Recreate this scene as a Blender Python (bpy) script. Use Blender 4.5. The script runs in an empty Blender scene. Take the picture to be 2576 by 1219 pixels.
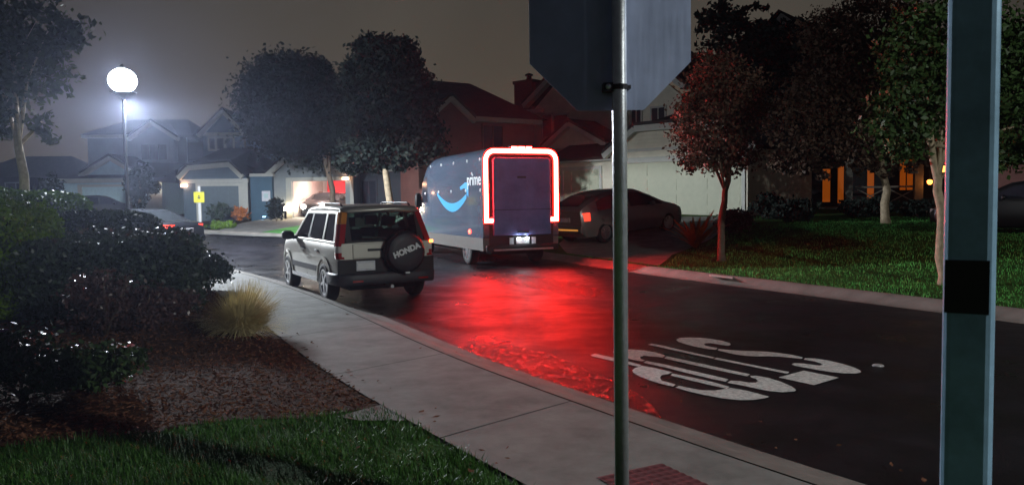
import bpy, bmesh, math, random
import numpy as np
from math import radians, sin, cos, pi, atan2, sqrt, hypot
from mathutils import Vector, Matrix
S = bpy.context.scene
COL = S.collection
random.seed(7)

# ------------------------------------------------------------------ camera
FPX, CX, CY = 1945.0, 1287.5, 609.5          # measured on a 2575 x 1219 view of the photograph
CAM = Vector((0, 0, 1.75))
PITCH, ROLL = radians(-3.2), radians(0.8)
FWD = Vector((0, cos(PITCH), sin(PITCH)))
_up0, _r0 = Vector((0, -sin(PITCH), cos(PITCH))), Vector((1, 0, 0))
UPV = _up0 * cos(ROLL) + _r0 * sin(ROLL)
RGT = _r0 * cos(ROLL) - _up0 * sin(ROLL)
cd = bpy.data.cameras.new('camera')
cd.sensor_width = 36
cd.lens = 36 * FPX / 2575
cd.clip_start, cd.clip_end = 0.05, 3000
cd.dof.use_dof = True
cd.dof.focus_distance = 15
cd.dof.aperture_fstop = cd.lens / 5.0
cam = bpy.data.objects.new('camera', cd)
COL.objects.link(cam)
cam.matrix_world = Matrix((( RGT.x, UPV.x, -FWD.x, CAM.x), (RGT.y, UPV.y, -FWD.y, CAM.y), (RGT.z, UPV.z, -FWD.z, CAM.z), (0, 0, 0, 1)))
S.camera = cam

# ------------------------------------------------------------------ night sky
wd = bpy.data.worlds.new('World')
S.world = wd
wd.use_nodes = True
wn, wl = wd.node_tree.nodes, wd.node_tree.links
bgn = wn['Background']
tcn = wn.new('ShaderNodeTexCoord')
sep = wn.new('ShaderNodeSeparateXYZ')
rmp = wn.new('ShaderNodeValToRGB')
wl.new(tcn.outputs['Generated'], sep.inputs[0])
wl.new(sep.outputs['Z'], rmp.inputs[0])
rmp.color_ramp.elements[0].position = 0.0
rmp.color_ramp.elements[0].color = (.125, .098, .066, 1)
rmp.color_ramp.elements[1].position = 0.60
rmp.color_ramp.elements[1].color = (.012, .013, .016, 1)
e = rmp.color_ramp.elements.new(.25)
e.color = (.085, .075, .061, 1)
cn = wn.new('ShaderNodeTexNoise')                  # faint uneven cloud
cn.inputs['Scale'].default_value = 2.2
cn.inputs['Detail'].default_value = 5
cm = wn.new('ShaderNodeMapRange')
cm.inputs[1].default_value, cm.inputs[2].default_value, cm.inputs[3].default_value, cm.inputs[4].default_value = .3, .7, .82, 1.18
mx = wn.new('ShaderNodeMixRGB')
mx.blend_type = 'MULTIPLY'
mx.inputs[0].default_value = 1
wl.new(tcn.outputs['Generated'], cn.inputs['Vector'])
wl.new(cn.outputs['Fac'], cm.inputs[0])
wl.new(rmp.outputs[0], mx.inputs[1])
wl.new(cm.outputs[0], mx.inputs[2])
dr_ = wn.new('ShaderNodeValToRGB')                 # the town's glow lies beyond the houses, so the sky behind is darker
for i, (pos, v) in enumerate(((.0, .56), (.5, .46), (.80, .56), (.97, 1.0))):
    el = dr_.color_ramp.elements[i] if i < 2 else dr_.color_ramp.elements.new(pos)
    el.position = pos
    el.color = (v * (.72 + .28 * pos), v * (.84 + .16 * pos), v * (1.3 - .3 * pos), 1)
wl.new(sep.outputs['Y'], dr_.inputs[0])
mx2 = wn.new('ShaderNodeMixRGB')
mx2.blend_type = 'MULTIPLY'
mx2.inputs[0].default_value = 1
wl.new(mx.outputs[0], mx2.inputs[1])
wl.new(dr_.outputs[0], mx2.inputs[2])
wl.new(mx2.outputs[0], bgn.inputs[0])
bgn.inputs[1].default_value = 0.8

S.view_settings.view_transform = 'Standard'
S.view_settings.look = 'None'
S.view_settings.exposure = 0.0
S.view_settings.gamma = 1.0
S.render.engine = 'CYCLES'
S.cycles.use_denoising = True
S.cycles.max_bounces = 6
S.cycles.diffuse_bounces = 3
S.cycles.glossy_bounces = 4
S.cycles.transparent_max_bounces = 12
S.cycles.volume_bounces = 0
S.cycles.sample_clamp_indirect = 4.0

STREET_LAMP_W = 9000.0      # downward light of the street lamp in view
JUNCTION_LAMP_W = 2700.0     # the same for the lamp across the junction, right of the frame
HAZE = 0.0009

# ------------------------------------------------------------------ ground heights and pixel helpers
K0, KD = Vector((2.84, 18.2)), Vector((-.46, .888))
KN = Vector((.888, .46))
def smooth(a, b, t):
    t = min(1, max(0, (t - a) / (b - a)))
    return t * t * (3 - 2 * t)
def H0(x, y):
    d = y - 22
    s = min(.04 * (d + sqrt(d * d + 9)) / 2, 1.9)
    dr = (x - K0.x) * KN.x + (y - K0.y) * KN.y
    return s + .5 * smooth(.6, 8.5, dr)
def ray(px, py):
    return FWD * FPX + RGT * (px - CX) - UPV * (py - CY)
def at(px, py, dz=0.0):
    d = ray(px, py) / FPX
    t = .5
    while t < 150:
        p = CAM + d * t
        if p.z <= H0(p.x, p.y) + dz: break
        t += .05
    lo, hi = t - .05, t
    for _ in range(20):
        m = (lo + hi) / 2
        p = CAM + d * m
        if p.z <= H0(p.x, p.y) + dz: hi = m
        else: lo = m
    return CAM + d * hi
def at_y(px, py, Y):
    d = ray(px, py)
    return CAM + d * ((Y - CAM.y) / d.y)
def base(px, Y, dz=0.0):            # ground point under image column px at distance Y
    p = at_y(px, 505, Y)
    return Vector((p.x, Y, H0(p.x, Y) + dz))

# ------------------------------------------------------------------ materials
def nt(name):
    m = bpy.data.materials.new(name)
    m.use_nodes = True
    n, l = m.node_tree.nodes, m.node_tree.links
    return m, n, l, n['Principled BSDF']
def C4(c, k=1.0): return (min(1, c[0] * k), min(1, c[1] * k), min(1, c[2] * k), 1)
def mat(name, col, rough=.6, metal=0.0, var=.18, scale=6.0, bump=0.0, bscale=60.0, spec=.5, coat=0.0, rvar=0.0, col2=None):
    m, n, l, p = nt(name)
    p.inputs['Roughness'].default_value = rough
    p.inputs['Metallic'].default_value = metal
    p.inputs['Specular IOR Level'].default_value = spec
    p.inputs['Coat Weight'].default_value = coat
    p.inputs['Coat Roughness'].default_value = .06
    tc = n.new('ShaderNodeTexCoord')
    nz = n.new('ShaderNodeTexNoise')
    nz.inputs['Scale'].default_value = scale
    nz.inputs['Detail'].default_value = 6
    nz.inputs['Roughness'].default_value = .65
    l.new(tc.outputs['Object'], nz.inputs['Vector'])
    r = n.new('ShaderNodeValToRGB')
    r.color_ramp.elements[0].position, r.color_ramp.elements[1].position = .32, .68
    r.color_ramp.elements[0].color = C4(col, 1 - var)
    r.color_ramp.elements[1].color = C4(col2 or col, 1 + var)
    l.new(nz.outputs['Fac'], r.inputs[0])
    l.new(r.outputs[0], p.inputs['Base Color'])
    if rvar:
        mr = n.new('ShaderNodeMapRange')
        mr.inputs[1].default_value, mr.inputs[2].default_value = .3, .7
        mr.inputs[3].default_value, mr.inputs[4].default_value = max(.03, rough - rvar), rough + rvar
        l.new(nz.outputs['Fac'], mr.inputs[0])
        l.new(mr.outputs[0], p.inputs['Roughness'])
    if bump:
        b = n.new('ShaderNodeBump')
        b.inputs['Strength'].default_value = bump
        b.inputs['Distance'].default_value = .02
        n2 = n.new('ShaderNodeTexNoise')
        n2.inputs['Scale'].default_value = bscale
        n2.inputs['Detail'].default_value = 4
        l.new(tc.outputs['Object'], n2.inputs['Vector'])
        l.new(n2.outputs['Fac'], b.inputs['Height'])
        l.new(b.outputs[0], p.inputs['Normal'])
    return m
def emit(name, col, strength):
    m, n, l, p = nt(name)
    p.inputs['Base Color'].default_value = C4(col)
    p.inputs['Emission Color'].default_value = C4(col)
    p.inputs['Emission Strength'].default_value = strength
    return m
def glass(name, tint, rough=.03, ior=1.5):
    m, n, l, p = nt(name)
    n.remove(p)
    t, g = n.new('ShaderNodeBsdfTransparent'), n.new('ShaderNodeBsdfGlossy')
    t.inputs[0].default_value = C4(tint)
    g.inputs['Roughness'].default_value = rough
    f = n.new('ShaderNodeFresnel')
    f.inputs[0].default_value = ior
    x = n.new('ShaderNodeMixShader')
    l.new(f.outputs[0], x.inputs[0]); l.new(t.outputs[0], x.inputs[1]); l.new(g.outputs[0], x.inputs[2])
    l.new(x.outputs[0], n['Material Output'].inputs[0])
    return m
def leafmat(name, col, col2, rough=.5, spec=.3, scale=2.5):
    m = mat(name, col, rough, var=.35, scale=scale, spec=spec, col2=col2)
    return m
def siding(name, col, pitch=.16, rough=.6):       # horizontal lap boards
    m = mat(name, col, rough, var=.1, scale=2)
    n, l = m.node_tree.nodes, m.node_tree.links
    tc = n.new('ShaderNodeTexCoord')
    w = n.new('ShaderNodeTexWave')
    w.bands_direction = 'Z'; w.wave_profile = 'SAW'
    w.inputs['Scale'].default_value = 1 / pitch / 3.18
    l.new(tc.outputs['Object'], w.inputs['Vector'])
    b = n.new('ShaderNodeBump')
    b.inputs['Strength'].default_value = .5; b.inputs['Distance'].default_value = .02
    l.new(w.outputs['Fac'], b.inputs['Height'])
    l.new(b.outputs[0], n['Principled BSDF'].inputs['Normal'])
    return m

M = dict(
    asphalt=mat('asphalt', (.013, .0125, .016), .38, var=.45, scale=.9, bump=.40, bscale=130, rvar=.16, spec=.25),
    paint=mat('road_paint', (.72, .72, .68), .5, var=.34, scale=26, bump=.3, bscale=150),
    concrete=mat('concrete', (.225, .222, .208), .8, var=.30, scale=2.4, bump=.25, bscale=120),
    kerb=mat('kerb_concrete', (.22, .20, .18), .7, var=.25, scale=2.2, bump=.3, bscale=90),
    joint=mat('joint', (.03, .03, .03), .9),
    redpad=mat('tactile_red', (.16, .045, .052), .7, var=.2),
    soil=mat('soil', (.045, .032, .022), .95, spec=.1, var=.4, scale=5, bump=.6, bscale=25),
    mulch=mat('mulch', (.085, .044, .030), .95, spec=.1, var=.5, scale=9, bump=.9, bscale=60),
    chip=mat('bark_chip', (.17, .078, .048), .92, var=.75, scale=38, spec=.03),
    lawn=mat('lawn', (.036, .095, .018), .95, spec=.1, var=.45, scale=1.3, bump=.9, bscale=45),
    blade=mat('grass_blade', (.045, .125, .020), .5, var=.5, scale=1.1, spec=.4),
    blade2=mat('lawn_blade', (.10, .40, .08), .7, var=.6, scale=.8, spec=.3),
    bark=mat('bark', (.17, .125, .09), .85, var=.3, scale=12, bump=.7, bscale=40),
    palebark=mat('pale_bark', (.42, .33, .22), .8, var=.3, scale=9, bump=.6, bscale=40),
    roof=mat('roof_shingle', (.030, .026, .028), .85, var=.35, scale=3, bump=.6, bscale=35),
    redroof=mat('red_roof_tile', (.055, .022, .02), .85, var=.35, scale=3, bump=.6, bscale=30),
    brick=mat('chimney_brick', (.13, .045, .04), .85, var=.3, scale=8),
    trim=mat('white_trim', (.46, .46, .41), .55, var=.08),
    cream=siding('cream_siding', (.66, .61, .48)),
    creamdoor=mat('cream_door', (.46, .47, .34), .55, var=.05),
    blue=siding('blue_siding', (.07, .11, .145)),
    bluewall=siding('blue_wall', (.035, .095, .15)),
    bluedoor=mat('blue_grey_door', (.075, .11, .13), .5, var=.1),
    grey=siding('grey_siding', (.24, .27, .28)),
    greydoor=mat('grey_door', (.44, .60, .62), .5, var=.08),
    redwall=siding('red_brown_siding', (.20, .085, .075)),
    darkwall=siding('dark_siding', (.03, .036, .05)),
    inner=mat('garage_plaster', (.66, .56, .52), .8, var=.08),
    pane=mat('dark_pane', (.02, .022, .03), .08, spec=.6),
    steel=mat('galvanised_steel', (.66, .69, .72), .40, metal=.65, var=.12, scale=25, bump=.08, bscale=90),
    alu=None, paintpole=None,
    rubber=mat('rubber', (.018, .018, .019), .75, var=.2),
    plastic=mat('black_plastic', (.010, .010, .012), .5, var=.15, spec=.3),
    plastic2=mat('grey_plastic', (.032, .032, .040), .5, var=.12, spec=.35),
    alloy=mat('alloy', (.58, .58, .60), .28, metal=.9, var=.08),
    silver=mat('silver_paint', (.46, .445, .40), .40, metal=.75, var=.03, coat=.35),
    darkpaint=mat('dark_car_paint', (.010, .011, .014), .35, var=.05, coat=.25),
    goldpaint=mat('champagne_paint', (.30, .27, .25), .30, metal=.35, var=.04, coat=.6),
    vanblue=mat('van_blue_grey', (.075, .100, .145), .2, var=.06, scale=1.5, coat=.6),
    vandoor=mat('van_rear_door', (.13, .15, .36), .30, var=.30, scale=1.3, coat=.4),
    vansill=mat('van_sill_grey', (.12, .112, .105), .5, var=.08),
    decal_blue=mat('decal_blue', (.05, .36, .70), .4, var=.05),
    decal_white=mat('decal_white', (.72, .74, .76), .4, var=.05),
    seat=mat('seat_cloth', (.03, .03, .033), .85, var=.2),
    plate=mat('number_plate', (.60, .62, .68), .45, var=.16, scale=14),
    redlens=mat('red_lens', (.30, .012, .010), .15, var=.1, coat=.8),
    amberlens=mat('amber_lens', (.55, .20, .03), .15, var=.1, coat=.8),
    clearlens=mat('clear_lens', (.55, .52, .52), .12, var=.1, coat=.8),
    yellow=mat('yellow_sign', (.50, .45, .02), .45, var=.05),
    black=mat('black_paint', (.015, .015, .015), .6),
    white=mat('white_paint', (.42, .42, .42), .5, var=.06),
    straw=mat('straw', (.78, .64, .34), .55, var=.35, scale=5),
    petal=mat('pink_petal', (.75, .16, .17), .5, var=.2),
    petal2=mat('purple_petal', (.25, .08, .22), .5, var=.2),
    orangeleaf=leafmat('orange_leaf', (.45, .13, .03), (.62, .22, .05)),  # orange light on the broad-leaved plant put into colour; brown shrub shares it
    L_dark=leafmat('dark_leaf', (.012, .017, .016), (.022, .030, .024), rough=.8, spec=.1),
    L_green=leafmat('green_leaf', (.030, .060, .016), (.055, .105, .030)),
    L_mid=leafmat('mid_leaf', (.024, .038, .018), (.042, .060, .026), rough=.8, spec=.08),
    L_brown=leafmat('russet_leaf', (.075, .045, .032), (.125, .078, .052), spec=.15),
    L_hedge=leafmat('clipped_leaf', (.060, .125, .014), (.125, .21, .024), spec=.1),
    L_gloss=leafmat('glossy_leaf', (.028, .046, .030), (.045, .070, .042), rough=.46, spec=.45),
    L_red=leafmat('reddish_leaf', (.060, .026, .026), (.11, .055, .048), rough=.35, spec=.5),
    L_rose=leafmat('rose_leaf', (.022, .045, .016), (.042, .075, .026), rough=.4),
)
def brushed(name):
    m = mat(name, (.36, .42, .60), .36, metal=.35, var=.14, scale=4)
    n, l = m.node_tree.nodes, m.node_tree.links
    tc = n.new('ShaderNodeTexCoord'); mp = n.new('ShaderNodeMapping'); nz = n.new('ShaderNodeTexNoise')
    mp.inputs['Scale'].default_value = (45, 45, 3)
    nz.inputs['Scale'].default_value = 1; nz.inputs['Detail'].default_value = 5
    l.new(tc.outputs['Object'], mp.inputs[0]); l.new(mp.outputs[0], nz.inputs['Vector'])
    mr = n.new('ShaderNodeMapRange')
    mr.inputs[1].default_value, mr.inputs[2].default_value, mr.inputs[3].default_value, mr.inputs[4].default_value = .3, .7, .30, .55
    l.new(nz.outputs['Fac'], mr.inputs[0]); l.new(mr.outputs[0], n['Principled BSDF'].inputs['Roughness'])
    return m
M['alu'] = brushed('brushed_aluminium')
M['paintpole'] = mat('painted_pole', (.30, .50, .68), .32, metal=.1, var=.32, scale=3.5, spec=.5)
M['g_car'] = glass('car_glass', (.42, .50, .46))
M['g_dark'] = mat('tinted_car_glass', (.012, .014, .016), .06, var=.1, spec=.7)
M['g_win'] = mat('window_pane', (.03, .032, .045), .08, var=.2, spec=.6)
M['E_lamp'] = emit('lamp_glow', (.82, .90, 1.0), 330)
M['E_lamp2'] = emit('lamp_glow_far', (.96, 1.0, .95), 60)
M['E_bar'] = emit('red_bar_core', (1.0, .024, .018), 170)
M['E_fringe'] = emit('red_bar_edge', (1.0, .012, .006), 9.0)  # red glow round the core, imitated by a wider emitting band
M['E_marker'] = emit('red_marker', (1.0, .05, .03), 14)
M['E_platelamp'] = emit('plate_lamp', (.85, .92, 1.0), 60)
M['E_head'] = emit('headlamp', (1.0, .90, .72), 200)
M['E_garage'] = emit('garage_tube', (1.0, .76, .66), 75)
M['E_amber'] = emit('amber_window', (1.0, .20, .010), .17)
M['E_amberspot'] = emit('amber_lamp', (1.0, .30, .05), 6)
M['E_warm'] = emit('warm_wall_lamp', (1.0, .52, .30), 22)
M['E_blue'] = emit('blue_step_lamp', (.30, .62, 1.0), 30)
M['E_amberstrip'] = emit('amber_reflector', (1.0, .42, .08), .55)  # amber light on the hatchback's bumper, made as a glowing surface
M['E_tail'] = emit('tail_glow', (1.0, .06, .03), 1.8)

# ------------------------------------------------------------------ object helpers
def tag(o, label=None, cat=None, group=None, kind=None):
    if label: o['label'] = label
    if cat: o['category'] = cat
    if group: o['group'] = group
    if kind: o['kind'] = kind
    return o
def thing(name, label, cat, loc=(0, 0, 0), rz=0.0, group=None):
    o = bpy.data.objects.new(name, None)
    o.empty_display_size = .2
    COL.objects.link(o)
    o.location = loc; o.rotation_euler = (0, 0, rz)
    return tag(o, label, cat, group)
def link_mesh(name, me, m, parent=None):
    o = bpy.data.objects.new(name, me)
    COL.objects.link(o)
    if m: me.materials.append(m)
    if parent: o.parent = parent
    return o
class MB:
    def __init__(s): s.v, s.f = [], []
    def add(s, vs, fs):
        k = len(s.v); s.v += [tuple(p) for p in vs]; s.f += [tuple(i + k for i in f) for f in fs]; return s
    def box(s, x0, x1, y0, y1, z0, z1, mx=None):
        vs = [Vector((x, y, z)) for z in (z0, z1) for y in (y0, y1) for x in (x0, x1)]
        if mx: vs = [mx @ p for p in vs]
        return s.add(vs, [(0, 2, 3, 1), (4, 5, 7, 6), (0, 1, 5, 4), (2, 6, 7, 3), (0, 4, 6, 2), (1, 3, 7, 5)])
    def prism(s, pts, fn, a, b):      # outline pts (2D) -> fn(p, q, depth); caps at a and b
        n = len(pts)
        return s.add([fn(p, q, a) for p, q in pts] + [fn(p, q, b) for p, q in pts],
            [tuple(range(n)), tuple(range(2 * n - 1, n - 1, -1))] + [(i, (i + 1) % n, n + (i + 1) % n, n + i)[::-1] for i in range(n)])
    def prism_uz(s, pts, v0, v1): return s.prism(pts, lambda u, z, d: (u, d, z), v0, v1)
    def prism_xy(s, pts, z0, z1): return s.prism(pts, lambda x, y, d: (x, y, d), z0, z1)
    def strip(s, p, q, w, v0, v1):    # board from p to q in the (u, z) plane
        dx, dz = q[0] - p[0], q[1] - p[1]; L = hypot(dx, dz) or 1; nx, nz = -dz / L * w / 2, dx / L * w / 2
        return s.prism_uz([(p[0] + nx, p[1] + nz), (q[0] + nx, q[1] + nz), (q[0] - nx, q[1] - nz), (p[0] - nx, p[1] - nz)], v0, v1)
    def loft(s, rows, cap=True):
        n = len(rows[0]); k = len(rows)
        fs = [(i * n + j, i * n + (j + 1) % n, (i + 1) * n + (j + 1) % n, (i + 1) * n + j) for i in range(k - 1) for j in range(n)]
        if cap: fs += [tuple(range(n - 1, -1, -1)), tuple(range((k - 1) * n, k * n))]
        return s.add([p for r in rows for p in r], fs)
    def tube(s, path, rad, n=8, cap=True):
        path = [Vector(p) for p in path]; rows = []
        if not hasattr(rad, '__len__'): rad = [rad] * len(path)
        for i, p in enumerate(path):
            t = (path[min(i + 1, len(path) - 1)] - path[max(i - 1, 0)]).normalized()
            a = Vector((0, 0, 1)) if abs(t.z) < .9 else Vector((1, 0, 0))
            x = t.cross(a).normalized(); y = t.cross(x)
            rows.append([p + (x * cos(2 * pi * k / n) + y * sin(2 * pi * k / n)) * rad[i] for k in range(n)])
        return s.loft(rows, cap)
    def lathe(s, prof, n=20, mx=None):   # (r, z) profile round z
        rows = [[Vector((r * cos(2 * pi * k / n), r * sin(2 * pi * k / n), z)) for k in range(n)] for r, z in prof]
        if mx: rows = [[mx @ p for p in r] for r in rows]
        return s.loft(rows)
    def build(s, name, m, parent=None, smooth=False, bevel=0, sub=0, recalc=True):
        me = bpy.data.meshes.new(name); me.from_pydata(s.v, [], s.f); me.update()
        if recalc:
            bm = bmesh.new(); bm.from_mesh(me); bmesh.ops.recalc_face_normals(bm, faces=bm.faces); bm.to_mesh(me); bm.free()
        o = link_mesh(name, me, m, parent)
        if smooth:
            me.polygons.foreach_set('use_smooth', [True] * len(me.polygons))
        if bevel:
            b = o.modifiers.new('bevel', 'BEVEL'); b.width = bevel; b.segments = 2; b.limit_method = 'ANGLE'; b.angle_limit = radians(40)
            if smooth: b.harden_normals = False
        if sub:
            u = o.modifiers.new('sub', 'SUBSURF'); u.levels = u.render_levels = sub
        return o
def npmesh(name, V, nper, m, parent=None, mats=None, mi=None):
    """V: (N, nper, 3) loose polygons"""
    N = len(V); me = bpy.data.meshes.new(name)
    me.vertices.add(N * nper); me.vertices.foreach_set('co', np.asarray(V, np.float32).ravel())
    me.loops.add(N * nper); me.loops.foreach_set('vertex_index', np.arange(N * nper, dtype=np.int32))
    me.polygons.add(N)
    me.polygons.foreach_set('loop_start', np.arange(0, N * nper, nper, dtype=np.int32))
    me.update(calc_edges=True)
    return link_mesh(name, me, m, parent)
def boolean_cut(o, cutters):
    for c in cutters:
        b = o.modifiers.new('cut', 'BOOLEAN'); b.operation = 'DIFFERENCE'; b.object = c; b.solver = 'EXACT'
    bpy.context.view_layer.update()
    me = bpy.data.meshes.new_from_object(o.evaluated_get(bpy.context.evaluated_depsgraph_get()))
    o.modifiers.clear(); o.data = me
    for c in cutters: bpy.data.objects.remove(c)
def text_mesh(name, body, size, mx, m, parent, extrude=.002, shear=0.0, bold=0.0, spacing=1.0):
    cu = bpy.data.curves.new(name, 'FONT'); cu.body = body; cu.size = size; cu.extrude = extrude
    cu.align_x = 'CENTER'; cu.align_y = 'CENTER'; cu.shear = shear; cu.offset = bold; cu.space_character = spacing
    t = bpy.data.objects.new(name, cu); COL.objects.link(t)
    bpy.context.view_layer.update()
    me = bpy.data.meshes.new_from_object(t.evaluated_get(bpy.context.evaluated_depsgraph_get()))
    bpy.data.objects.remove(t)
    me.transform(mx)
    return link_mesh(name, me, m, parent)

# ------------------------------------------------------------------ setting: ground, road, kerbs, pavement
def offset(poly, d):
    out = []
    for i, p in enumerate(poly):
        t = (poly[min(i + 1, len(poly) - 1)] - poly[max(i - 1, 0)]).normalized()
        out.append(Vector((p.x - t.y * d, p.y + t.x * d)))
    return out
def resample(poly, step):
    out = [poly[0]]
    for a, b in zip(poly, poly[1:]):
        n = max(1, int((b - a).length / step))
        out += [a.lerp(b, (i + 1) / n) for i in range(n)]
    return out
def smooth_poly(p, it=2):
    for _ in range(it):
        p = [p[0]] + [(p[i - 1] + p[i] * 2 + p[i + 1]) / 4 for i in range(1, len(p) - 1)] + [p[-1]]
    return p
near_px = [(2175, 1219), (1950, 1150), (1749, 1083), (1544, 1012), (1352, 951), (1199, 893), (1072, 840), (936, 783), (830, 745), (719, 710), (584, 676), (499, 655), (400, 641), (300, 631), (150, 626), (0, 622)]
far_px = [(2900, 858), (2372, 788), (1980, 737), (1591, 687), (1440, 662), (1250, 634), (1050, 613), (900, 605), (704, 599), (640, 595), (520, 588), (300, 583), (0, 580)]
N = [at(*p).xy for p in near_px]; Fp = [at(*p).xy for p in far_px]
N = [N[0] - (N[1] - N[0]).normalized() * 14] + N + [N[-1] + (N[-1] - N[-2]).normalized() * 25]
Fp = [Fp[0] - (Fp[1] - Fp[0]).normalized() * 25] + Fp + [Fp[-1] + (Fp[-1] - Fp[-2]).normalized() * 25]
N = smooth_poly(resample(N, .6), 3); Fp = smooth_poly(resample(Fp, .8), 3)
def even(poly, n):
    L = [0]
    for a, b in zip(poly, poly[1:]): L.append(L[-1] + (b - a).length)
    out = []; j = 0
    for i in range(n):
        t = L[-1] * i / (n - 1)
        while j < len(L) - 2 and L[j + 1] < t: j += 1
        out.append(poly[j].lerp(poly[j + 1], min(1, (t - L[j]) / max(1e-6, L[j + 1] - L[j]))))
    return out
def strip_mesh(name, A, B, n, k, dz, m, zf=None):
    A, B = even(A, n), even(B, n); vs = []; fs = []
    for i in range(n):
        for j in range(k + 1):
            t = j / k; p = A[i].lerp(B[i], t)
            vs.append((p.x, p.y, H0(p.x, p.y) + (zf(t) if zf else dz)))
    for i in range(n - 1):
        for j in range(k):
            a = i * (k + 1) + j; fs.append((a, a + 1, a + k + 2, a + k + 1))
    mb = MB(); mb.v, mb.f = vs, fs
    o = mb.build(name, m, smooth=True); tag(o, kind='structure')
    bm = bmesh.new(); bm.from_mesh(o.data)
    if sum(f.normal.z for f in bm.faces) < 0: bmesh.ops.reverse_faces(bm, faces=bm.faces)
    bm.to_mesh(o.data); bm.free()
    return o
# base ground sheet, reaching far out
def terrain():
    xs = np.concatenate([np.linspace(-400, -60, 8), np.linspace(-56, 56, 75), np.linspace(60, 400, 8)])
    ys = np.concatenate([np.linspace(-60, -4, 8), np.linspace(-2, 80, 60), np.linspace(85, 600, 10)])
    mb = MB(); mb.v = [(x, y, H0(x, y) - .06) for y in ys for x in xs]; n = len(xs)
    mb.f = [(j * n + i, j * n + i + 1, (j + 1) * n + i + 1, (j + 1) * n + i) for j in range(len(ys) - 1) for i in range(n - 1)]
    tag(mb.build('ground', M['soil'], smooth=True), kind='structure')
terrain()
strip_mesh('road', N, Fp, 160, 14, 0, M['asphalt'])
def rolled(t):
    return .004 + .13 * smooth(.25, .85, t)
Nk, Ns0, Ns1 = offset(N, .54), offset(N, .56), offset(N, 1.85)
strip_mesh('kerb', N, Nk, 160, 7, 0, M['kerb'], rolled)
Fk = offset(Fp, -.50)
strip_mesh('kerb', Fp, Fk, 160, 7, 0, M['kerb'], rolled)
# pavement of slabs with open joints over a dark bed
def pavement():
    L0, L1 = even(Ns0, 400), even(Ns1, 400)
    strip_mesh('footpath_bed', offset(N, .52), offset(N, 1.87), 160, 2, .115, M['joint'])
    mb = MB(); per = 11; g = .014
    seg = (Ns0[1] - Ns0[0]).length
    d = [0]
    for a, b in zip(L0, L0[1:]): d.append(d[-1] + (b - a).length)
    i = 0
    while i < 398:
        j = i
        while j < 399 and d[j] - d[i] < 2.2: j += 1
        for a in range(i, j):
            A0, A1, B0, B1 = L0[a], L1[a], L0[a + 1], L1[a + 1]
            if a == j - 1:
                B0 = A0.lerp(B0, .92); B1 = A1.lerp(B1, .92)
            q = [A0, B0, B1, A1]
            mb.add([(p.x, p.y, H0(p.x, p.y) + .134) for p in q], [(0, 1, 2, 3)])
        i = j
    o = mb.build('footpath', M['concrete']); tag(o, kind='structure')
pavement()
# lawn strip and front garden across the road
def right_lawn():
    A = offset(Fp, -.51); B = offset(Fp, -34)
    A = [p for p in A if p.y < 29 and p.x > -4]; 
    n, k = 60, 40; A = even(A, n); vs = []
    for p in A:
        for j in range(k + 1):
            q = p + KN * (26 * (j / k) ** 1.5)
            vs.append((q.x, q.y, H0(q.x, q.y) + .12))
    mb = MB(); mb.v = vs; mb.f = [(i * (k + 1) + j, (i + 1) * (k + 1) + j, (i + 1) * (k + 1) + j + 1, i * (k + 1) + j + 1) for i in range(n - 1) for j in range(k)]
    tag(mb.build('lawn', M['lawn'], smooth=True), kind='structure')
right_lawn()
def sheet(name, pts, dz, m, res=.5, px=True, kind='structure', thick=.05):
    P = [at(*p, dz).xy for p in pts] if px else [Vector(p) for p in pts]
    bm = bmesh.new(); f = bm.faces.new([bm.verts.new((p.x, p.y, 0)) for p in P])
    if f.normal.z < 0: pass
    bmesh.ops.triangulate(bm, faces=bm.faces[:])
    for _ in range(5):
        long = [e for e in bm.edges if e.calc_length() > res]
        if not long: break
        bmesh.ops.subdivide_edges(bm, edges=long, cuts=1); bmesh.ops.triangulate(bm, faces=[f for f in bm.faces if len(f.verts) > 3])
    for v in bm.verts: v.co.z = H0(v.co.x, v.co.y) + dz
    bm.normal_update()
    if sum(f.normal.z for f in bm.faces) < 0: bmesh.ops.reverse_faces(bm, faces=bm.faces)
    me = bpy.data.meshes.new(name); bm.to_mesh(me); bm.free()
    o = link_mesh(name, me, m); 
    if kind: tag(o, kind=kind)
    return o
def inside(P, x, y):
    c = False; j = len(P) - 1
    for i in range(len(P)):
        if (P[i][1] > y) != (P[j][1] > y) and x < (P[j][0] - P[i][0]) * (y - P[i][1]) / (P[j][1] - P[i][1]) + P[i][0]: c = not c
        j = i
    return c
edge = [p for p in Ns1 if p.y > -3 and p.y < 17]                 # garden side of the footpath, near to far
cut = at(961, 1017, .13).xy
lawn_edge = [p for p in edge if p.y < cut.y]; bed_edge = [p for p in edge if p.y >= cut.y]
division = [at(*p, .13).xy for p in [(961, 1017), (860, 1033), (760, 1048), (600, 1050), (470, 1065), (400, 1080), (200, 1097), (0, 1118)]]
division.append(division[-1] + Vector((-6, -.6)))
NEAR_LAWN = lawn_edge + division + [Vector((-14, -3))]
BED = division[::-1] + bed_edge + [Vector((-13, 17.5)), Vector((-16, 12))]
sheet('lawn', NEAR_LAWN, .115, M['lawn'], .5, px=False)
sheet('garden_bed', BED, .12, M['mulch'], .5, px=False)
sheet('path', [(968, 1014), (846, 1046), (905, 1056), (1022, 1056)], .128, M['concrete'])
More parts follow.
